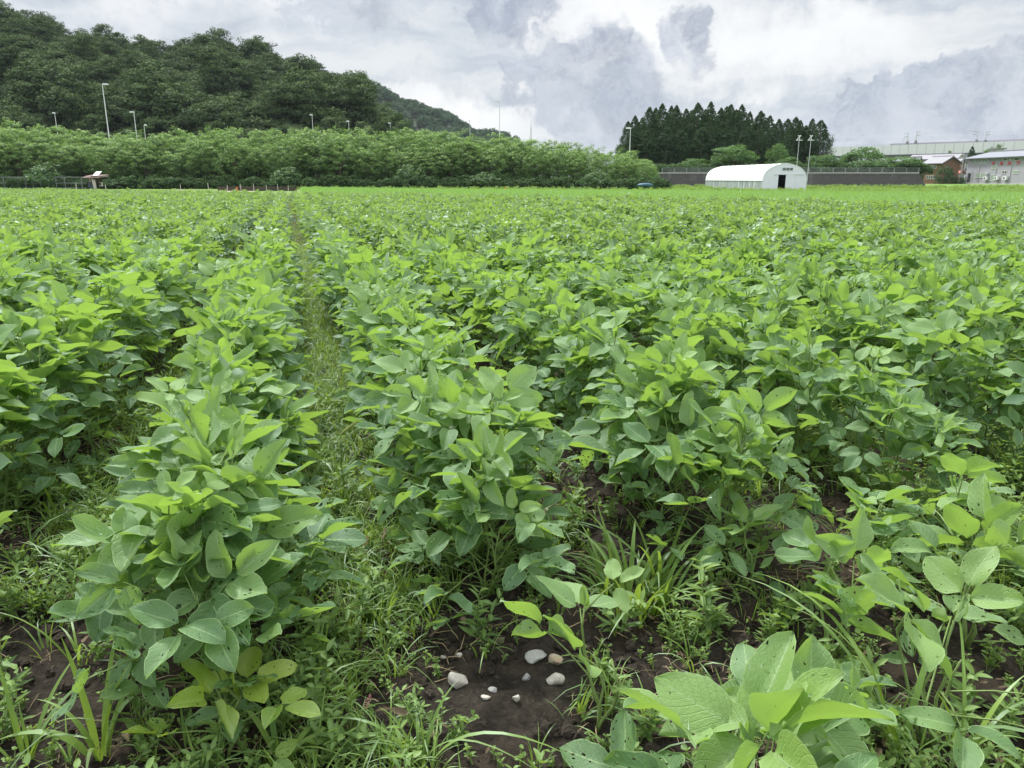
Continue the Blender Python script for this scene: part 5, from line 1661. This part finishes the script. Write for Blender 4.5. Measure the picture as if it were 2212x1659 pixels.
for key, zr in (('ma', (1640, 400, 1690, 462)), ('ru', (1785, 398, 1838, 460)), ('ka', (1930, 394, 1985, 456)), ('wa', (2085, 388, 2142, 450))):
    a0, z1 = GW.hit(*Z6(zr[0], zr[1])); a1, z0 = GW.hit(*Z6(zr[2], zr[3])); mb = MB(); th = 0.10 * (z1 - z0)
    for s_i, st_ in enumerate(STROKES[key]):
        for j, (p_, q_) in enumerate(zip(st_[:-1], st_[1:])):
            A2 = np.array([a0 + p_[0] * (a1 - a0), z0 + p_[1] * (z1 - z0)]); B2 = np.array([a0 + q_[0] * (a1 - a0), z0 + q_[1] * (z1 - z0)])
            dd = unit(B2 - A2); nn2 = np.array([-dd[1] * 1.15, dd[0]]) * th; A2 = A2 - dd * th * 0.8; B2 = B2 + dd * th * 0.8
            off = 0.03 + 0.008 * j + 0.02 * s_i
            def w3(v, o_=off):
                r = GW.A + GW.d * float(v[0]) + GW.n * o_; r.z = float(v[1]); return r
            c1 = w3(A2 - nn2); mb.box(c1, w3(B2 - nn2) - c1, w3(A2 + nn2) - c1, GW.n * 0.06)
    mb.build('wall_letter', M['red'], e)
for i, (zx, zy, lab) in enumerate([(1548, 698, 'white air conditioner unit at the wall below the small upper one'), (1562, 602, 'small white air conditioner unit mounted above another one'),
                                   (1745, 692, 'white air conditioner unit just right of the pale glass door'), (1905, 692, 'rightmost white air conditioner unit on the grey wall')]):
    a, z_ = GW.hit(*Z6(zx, zy)); hh_, ww = (0.42, 0.72) if i != 1 else (0.28, 0.5)
    e2 = empty('air_conditioner', GW.A + GW.d * a + Vector((0, 0, z_ - hh_)), lab, 'air conditioner')
    mb = MB(); q = -GW.d * ww + GW.n * 0.12; mb.box(q, GW.d * ww * 2, GW.n * 0.5, (0, 0, hh_ * 2)); mb.build('casing', M['white_metal'], e2)
    mb = MB(); c = GW.n * 0.625 + Vector((0, 0, hh_)) - GW.d * 0.12 * ww / 0.7
    mb.tube([c, c + GW.n * 0.03], [hh_ * 0.7] * 2, 14); mb.build('fan_grille', M['glass'], e2)
# low white kerb and barrier strips before the building
mb = MB(); zb_ = -0.2
for off, h0, h1 in ((4.0, -0.55, 0.0), (9.0, -0.6, -0.22)):
    q = GW.A + GW.n * off - GW.d * 3; q.z = h0; mb.box(q, GW.d * (GL + 3), GW.n * 0.3, (0, 0, h1 - h0))
tag(mb.build('kerb_wall', M['concrete']), 'low pale concrete kerb wall running before the grey building', 'kerb wall')

# brown house
def gable_house(name, C, e1, e2, L, W, zb, ze, zr, wallm, roofm, label, ov=0.6, gab=True):
    """corner C, ridge runs along e1, gable face along e2"""
    C = Vector((C[0], C[1], zb)); e1 = Vector((e1[0], e1[1], 0)).normalized(); e2 = Vector((e2[0], e2[1], 0)).normalized()
    e = empty(name, (0, 0, 0), label, 'house')
    A, B = C, C + e2 * W; up = Vector((0, 0, ze - zb)); rz_ = Vector((0, 0, zr - ze))
    mb = MB(); vs = [A, B, B + e1 * L, A + e1 * L, A + up, B + up, B + e1 * L + up, A + e1 * L + up, A + e2 * W / 2 + up + rz_, A + e2 * W / 2 + e1 * L + up + rz_]
    mb.add(vs, [(0, 1, 5, 8, 4), (1, 2, 6, 5), (3, 7, 9, 6, 2), (0, 4, 7, 3)]); mb.build('wall', M[wallm], e)
    sl = (zr - ze) / (W / 2)
    mb = MB()
    for sgn in (-1, 1):
        rA = A + e2 * W / 2 + up + rz_ - e1 * ov + Vector((0, 0, 0.08)); eA = A + e2 * (W / 2 + sgn * (W / 2 + ov)) + up - e1 * ov + Vector((0, 0, 0.08 - sl * ov))
        LL = e1 * (L + 2 * ov); th = Vector((0, 0, 0.16))
        vs = [rA, eA, eA + LL, rA + LL, rA + th, eA + th, eA + th + LL, rA + th + LL]
        mb.add(vs, [(0, 3, 2, 1), (4, 5, 6, 7), (0, 1, 5, 4), (1, 2, 6, 5), (2, 3, 7, 6)])
    r = mb.build('roof', M[roofm], e)
    mb = MB(); q = A + e2 * (W / 2 - 0.14) + up + rz_ - e1 * ov + Vector((0, 0, 0.16)); mb.box(q, e1 * (L + 2 * ov), e2 * 0.28, (0, 0, 0.2)); mb.build('ridge_cap', M['roof_tile'], r)
    return e


bc = P(*Z6(712, 600), 198); bl = P(*Z6(395, 600), 204); brr = P(*Z6(1028, 600), 200.5)
BH = gable_house('brown_house', (bc.x, 198), (bl.x - bc.x, 6), (brr.x - bc.x, 2.5), math.hypot(bl.x - bc.x, 6), math.hypot(brr.x - bc.x, 2.5),
                 -0.2, P(*Z6(715, 420), 198).z, P(*Z6(915, 312), 199).z, 'brown_wall', 'roof_tile', 'brown two-storey house with grey tiled gable roof')
BW = Wall((bl.x, 204), (bc.x, 198))
window(BW, (480, 465, 545, 522), BH); window(BW, (560, 465, 625, 522), BH); window(BW, (455, 652, 522, 708), BH); window(BW, (535, 650, 602, 706), BH)
BG = Wall((bc.x, 198), (brr.x, 200.5))
# neighbours
def simple_house(name, zx0, zx1, zye, zyr, D, wallm, roofm, label, zf=Z6, L=7, rot=0.75):
    a = P(*zf(zx0, zye), D); b = P(*zf(zx1, zye), D); zr_ = P(*zf((zx0 + zx1) / 2, zyr), D).z
    return gable_house(name, (a.x, D), (-math.sin(rot), math.cos(rot)), (math.cos(rot) * 1.0, math.sin(rot)), L, (b.x - a.x) / math.cos(rot), -0.3, a.z, zr_, wallm, roofm, label)


h = simple_house('tiled_house', 1000, 1180, 330, 262, 222, 'cream', 'roof_tile', 'tiled house behind the brown one with shining grey roof', L=14, rot=0.5)
h = simple_house('small_house', 1040, 1168, 400, 352, 214, 'brown_wall', 'roof_tile', 'narrow brown house squeezed between the brown and the grey buildings', rot=0.3)
W2 = Wall((P(*Z6(1040, 500), 213.9).x, 213.9), (P(*Z6(1168, 500), 216).x, 216.4)); window(W2, (1065, 435, 1155, 482), h, 'glass_green')
h = simple_house('red_roofed_shed', 1025, 1148, 612, 575, 206, 'cream', 'red_tile', 'low shed with red tiled roof beside the grey building', rot=0.15, L=5)
h = simple_house('blue_roofed_house', 250, 395, 470, 322, 225, 'cream', 'roof_blue', 'blue-roofed house between the cherry tree and the brown house', rot=0.1, L=12)
h = simple_house('garden_house', 500, 590, 395, 350, 165, 'cream', 'roof_tile', 'small house with bright tiled roof among the garden trees', zf=Z4, rot=0.8, L=5)
h = simple_house('white_house', 1010, 1075, 400, 380, 172, 'cream', 'roof_blue', 'white-walled house half hidden by the cherry trees', zf=Z4, rot=0.2, L=6)
h = simple_house('white_house', 930, 1010, 478, 448, 160, 'cream', 'glass', 'low white building glimpsed under the cherry trees above the wall', zf=Z4, rot=0.1, L=6)

# bushes round the houses
for (zx, zt_, zhw, D, mat_, lab) in [(815, 440, 150, 194, 'DK', 'tall dark shrub in front of the brown house gable'), (1075, 660, 75, 198, 'DK', 'low dark hedge bush beside the grey building'),
                                     (960, 640, 60, 196, 'DK', 'small dark bush right of the tall dark shrub'), (870, 205, 75, 245, 'CH', 'light bush top behind the brown house roof'),
                                     (1290, 90, 75, 235, 'CD', 'narrow pointed conifer behind the grey roof ridge'), (1700, 90, 150, 235, 'CH', 'broad tree behind the grey building roof')]:
    q = P(*Z6(zx, zt_), D); gz = -0.3; hh_ = q.z - gz; wd = zhw * 0.2179 / 3.9375 / F * D * 1.1
    if mat_ == 'CD': tree('conifer', CED[0], CTR, (q.x, D, gz), (wd / 2.0, wd / 2.0, hh_ / 15.4), 0.4, lab)
    elif mat_ == 'DK': tree('bush', DK[0], CTK, (q.x, D, gz), (wd / 2.6, wd / 2.6, hh_ / 4.3), rt.uniform(0, 6), lab, None, 'bush')
    else: tree('bush', CH[1], CTK, (q.x, D, gz), (wd / 3, wd / 3, hh_ / 4.5), rt.uniform(0, 6), lab, None, 'bush')
q = P(*Z6(1050, 250), 203); b = P(*Z6(1010, 780), 203)
e = empty('utility_pole', (b.x + 0.6, 203, -0.3), 'grey concrete utility pole between the brown and grey houses', 'pole')
mb = MB(); mb.tube([(0, 0, 0), (0, 0, q.z + 0.3)], [0.2, 0.13], 8); mb.build('pole', M['concrete'], e)
mb = MB(); mb.box((-0.9, -0.2, q.z - 0.1), (1.8, 0, 0), (0, 0.12, 0), (0, 0, 0.14)); mb.build('crossarm', M['galv'], e)

# ------------------------------------------------------------------ viaduct
M['barrier'] = plain('pale_noise_barrier', (0.66, 0.645, 0.72), 0.5, 0.06, 0.15)
M['girder'] = plain('mauve_grey_girder', (0.42, 0.39, 0.45), 0.7, 0.06, 0.1)
M['dark_under'] = plain('dark_deck_edge', (0.08, 0.085, 0.09), 0.9, 0.1, 0.2)
va = P(*Z4(560, 300), 400); vb = P(*Z4(2400, 300), 325)
VW = Wall((va.x, 400), (vb.x, 325)); VL = VW.len
def vz(zx, zy): return VW.hit(*Z4(zx, zy))
e = empty('viaduct', (0, 0, 0), 'long pale railway viaduct with barrier panels running behind the houses', 'viaduct')
# heights fitted at the right edge and the left end
aL, zbL = vz(620, 345); aR, zbR = vz(2200, 335)
_, ztL = vz(940, 290); _, ztR = vz(2200, 262); _, zgR = vz(2200, 244)
zB = (vz(940, 345)[1] + vz(1560, 330)[1]) / 2; zT = zB + 4.3
nP = int(VL / 3.9)
mb = MB(); VW.rect(mb, 0, zB, VL, zT, 0, 0.12); mb.build('barrier_panels', M['barrier'], e)
mb = MB()
for k in range(nP + 1): VW.rect(mb, k * VL / nP - 0.09, zB, k * VL / nP + 0.09, zT + 0.05, 0.12, 0.05)
tag(mb.build('barrier_posts', M['girder'], e), kind='stuff')
a1_, _ = vz(1000, 280)
mb = MB(); VW.rect(mb, a1_, zT - 0.4, VL, zT + 1.0, -9.0, 0.5); mb.build('far_parapet', M['girder'], e)
mb = MB(); VW.rect(mb, 0, zB - 1.0, VL, zB - 0.003, -9.2, 9.5); mb.build('deck', M['dark_under'], e)
k = 6
while k < VL:
    mb = MB(); q = VW.A + VW.d * k - VW.n * 2.2; q.z = -0.4; mb.box(q, VW.d * 1.8, -VW.n * 5.0, (0, 0, zB - 1.0 + 0.4)); mb.build('pier', M['concrete'], e); k += 22
# catenary masts
for (x, yt, yb, w) in [(582, 165, 290, .32), (1225, 150, 265, .3), (1297, 140, 262, .3), (1812, 135, 252, .26), (1886, 140, 250, .26)]:
    a, zt_ = vz(x, yt); _, zb_ = vz(x, yb); p0 = VW.A + VW.d * a - VW.n * 1.5
    e = empty('catenary_mast', (p0.x, p0.y, zB), {582: 'overhead line mast beside the cedar grove right end', 1225: 'left mast of the middle pair on the viaduct', 1297: 'right mast of the middle pair on the viaduct', 1812: 'left mast of the right pair on the viaduct', 1886: 'right mast of the right pair on the viaduct'}[x], 'mast')
    h = zt_ - zB; mb = MB(); mb.tube([(0, 0, 0), (0, 0, h)], [w, w * 0.6], 6); mb.build('pole', M['galv'], e)
    mb = MB()
    for zz in (0.93, 0.80): mb.tube([(0, 0, h * zz), VW.d * (-2.0 if x in (1225, 1812) else 1.6) + Vector((0, 0, h * zz + 0.4))], 0.09, 4)
    mb.build('bracket', M['dull_steel'], e)
    mb = MB(); mb.cbox((0, 0, h * 0.52), w * 3, w * 3, h * 0.14); mb.build('insulator_box', M['dull_steel'], e)
a, z_ = vz(1175, 195); p0 = VW.A + VW.d * a - VW.n * 3
e = empty('street_lamp', (p0.x, p0.y, zB), 'small street lamp beyond the viaduct parapet', 'street lamp'); h = z_ - zB
mb = MB(); mb.tube([(0, 0, 0), (0, 0, h)], [0.16, 0.1], 6); mb.build('pole', M['galv'], e)
mb = MB(); mb.box((0, -0.1, h - 0.1), (1.4, 0, 0), (0, 0.3, 0), (0, 0, 0.16)); mb.build('lamp_head', M['galv'], e)
for j, (y0, y1) in enumerate([(192, 158), (238, 200), (250, 216)]):
    pts = []
    for t in np.linspace(0, 1, 30):
        x = 582 + (2400 - 582) * t; sag = 3 * math.sin(t * math.pi * 4) ** 2
        a, z_ = vz(x, y0 + (y1 - y0) * t + sag); q = VW.A + VW.d * a - VW.n * 1.5; pts.append((q.x, q.y, z_))
    mb = MB(); mb.tube(pts, 0.035, 3)
    tag(mb.build('overhead_wire', M['galv']), ['topmost', 'middle', 'lowest'][j] + ' overhead wire strung along the viaduct masts', 'wire')
# boxy wall under the trees at far right of the viaduct (stair head on roof)
a = P(*Z6(1720, 200), 230); b = P(*Z6(1862, 148), 230)
mb = MB(); mb.box((a.x, 230, a.z - 3), (b.x - a.x, 0, 0), (0, 3, 0), (0, 0, b.z - a.z + 2.6)); e = empty('roof_turret', (0, 0, 0), 'small raised roof box behind the grey roof ridge', 'building'); mb.build('wall', M['cream'], e)
mb = MB(); mb.box((a.x - .5, 229.6, b.z - 0.38), (b.x - a.x + 1, 0, 0), (0, 4, 0), (0, 0, 0.35)); mb.build('roof', M['roof_tile'], e)

# ------------------------------------------------------------------ air: the far things fade
def haze():
    m, nt, out = new_mat('air_haze')
    v = nt.node('ShaderNodeVolumePrincipled')
    v.inputs['Color'].default_value = (0.80, 0.88, 1.0, 1)
    v.inputs['Density'].default_value = 0.00008
    v.inputs['Anisotropy'].default_value = 0.0
    nt.l.new(v.outputs[0], out.inputs['Volume'])
    m.cycles.homogeneous_volume = True
    mb = MB(); mb.box((-3200, -120, -3.5), (6400, 0, 0), (0, 3400, 0), (0, 0, 120))
    tag(mb.build('haze', m), 'thin pale air between the field and the mountains', 'haze', kind='stuff')


haze()
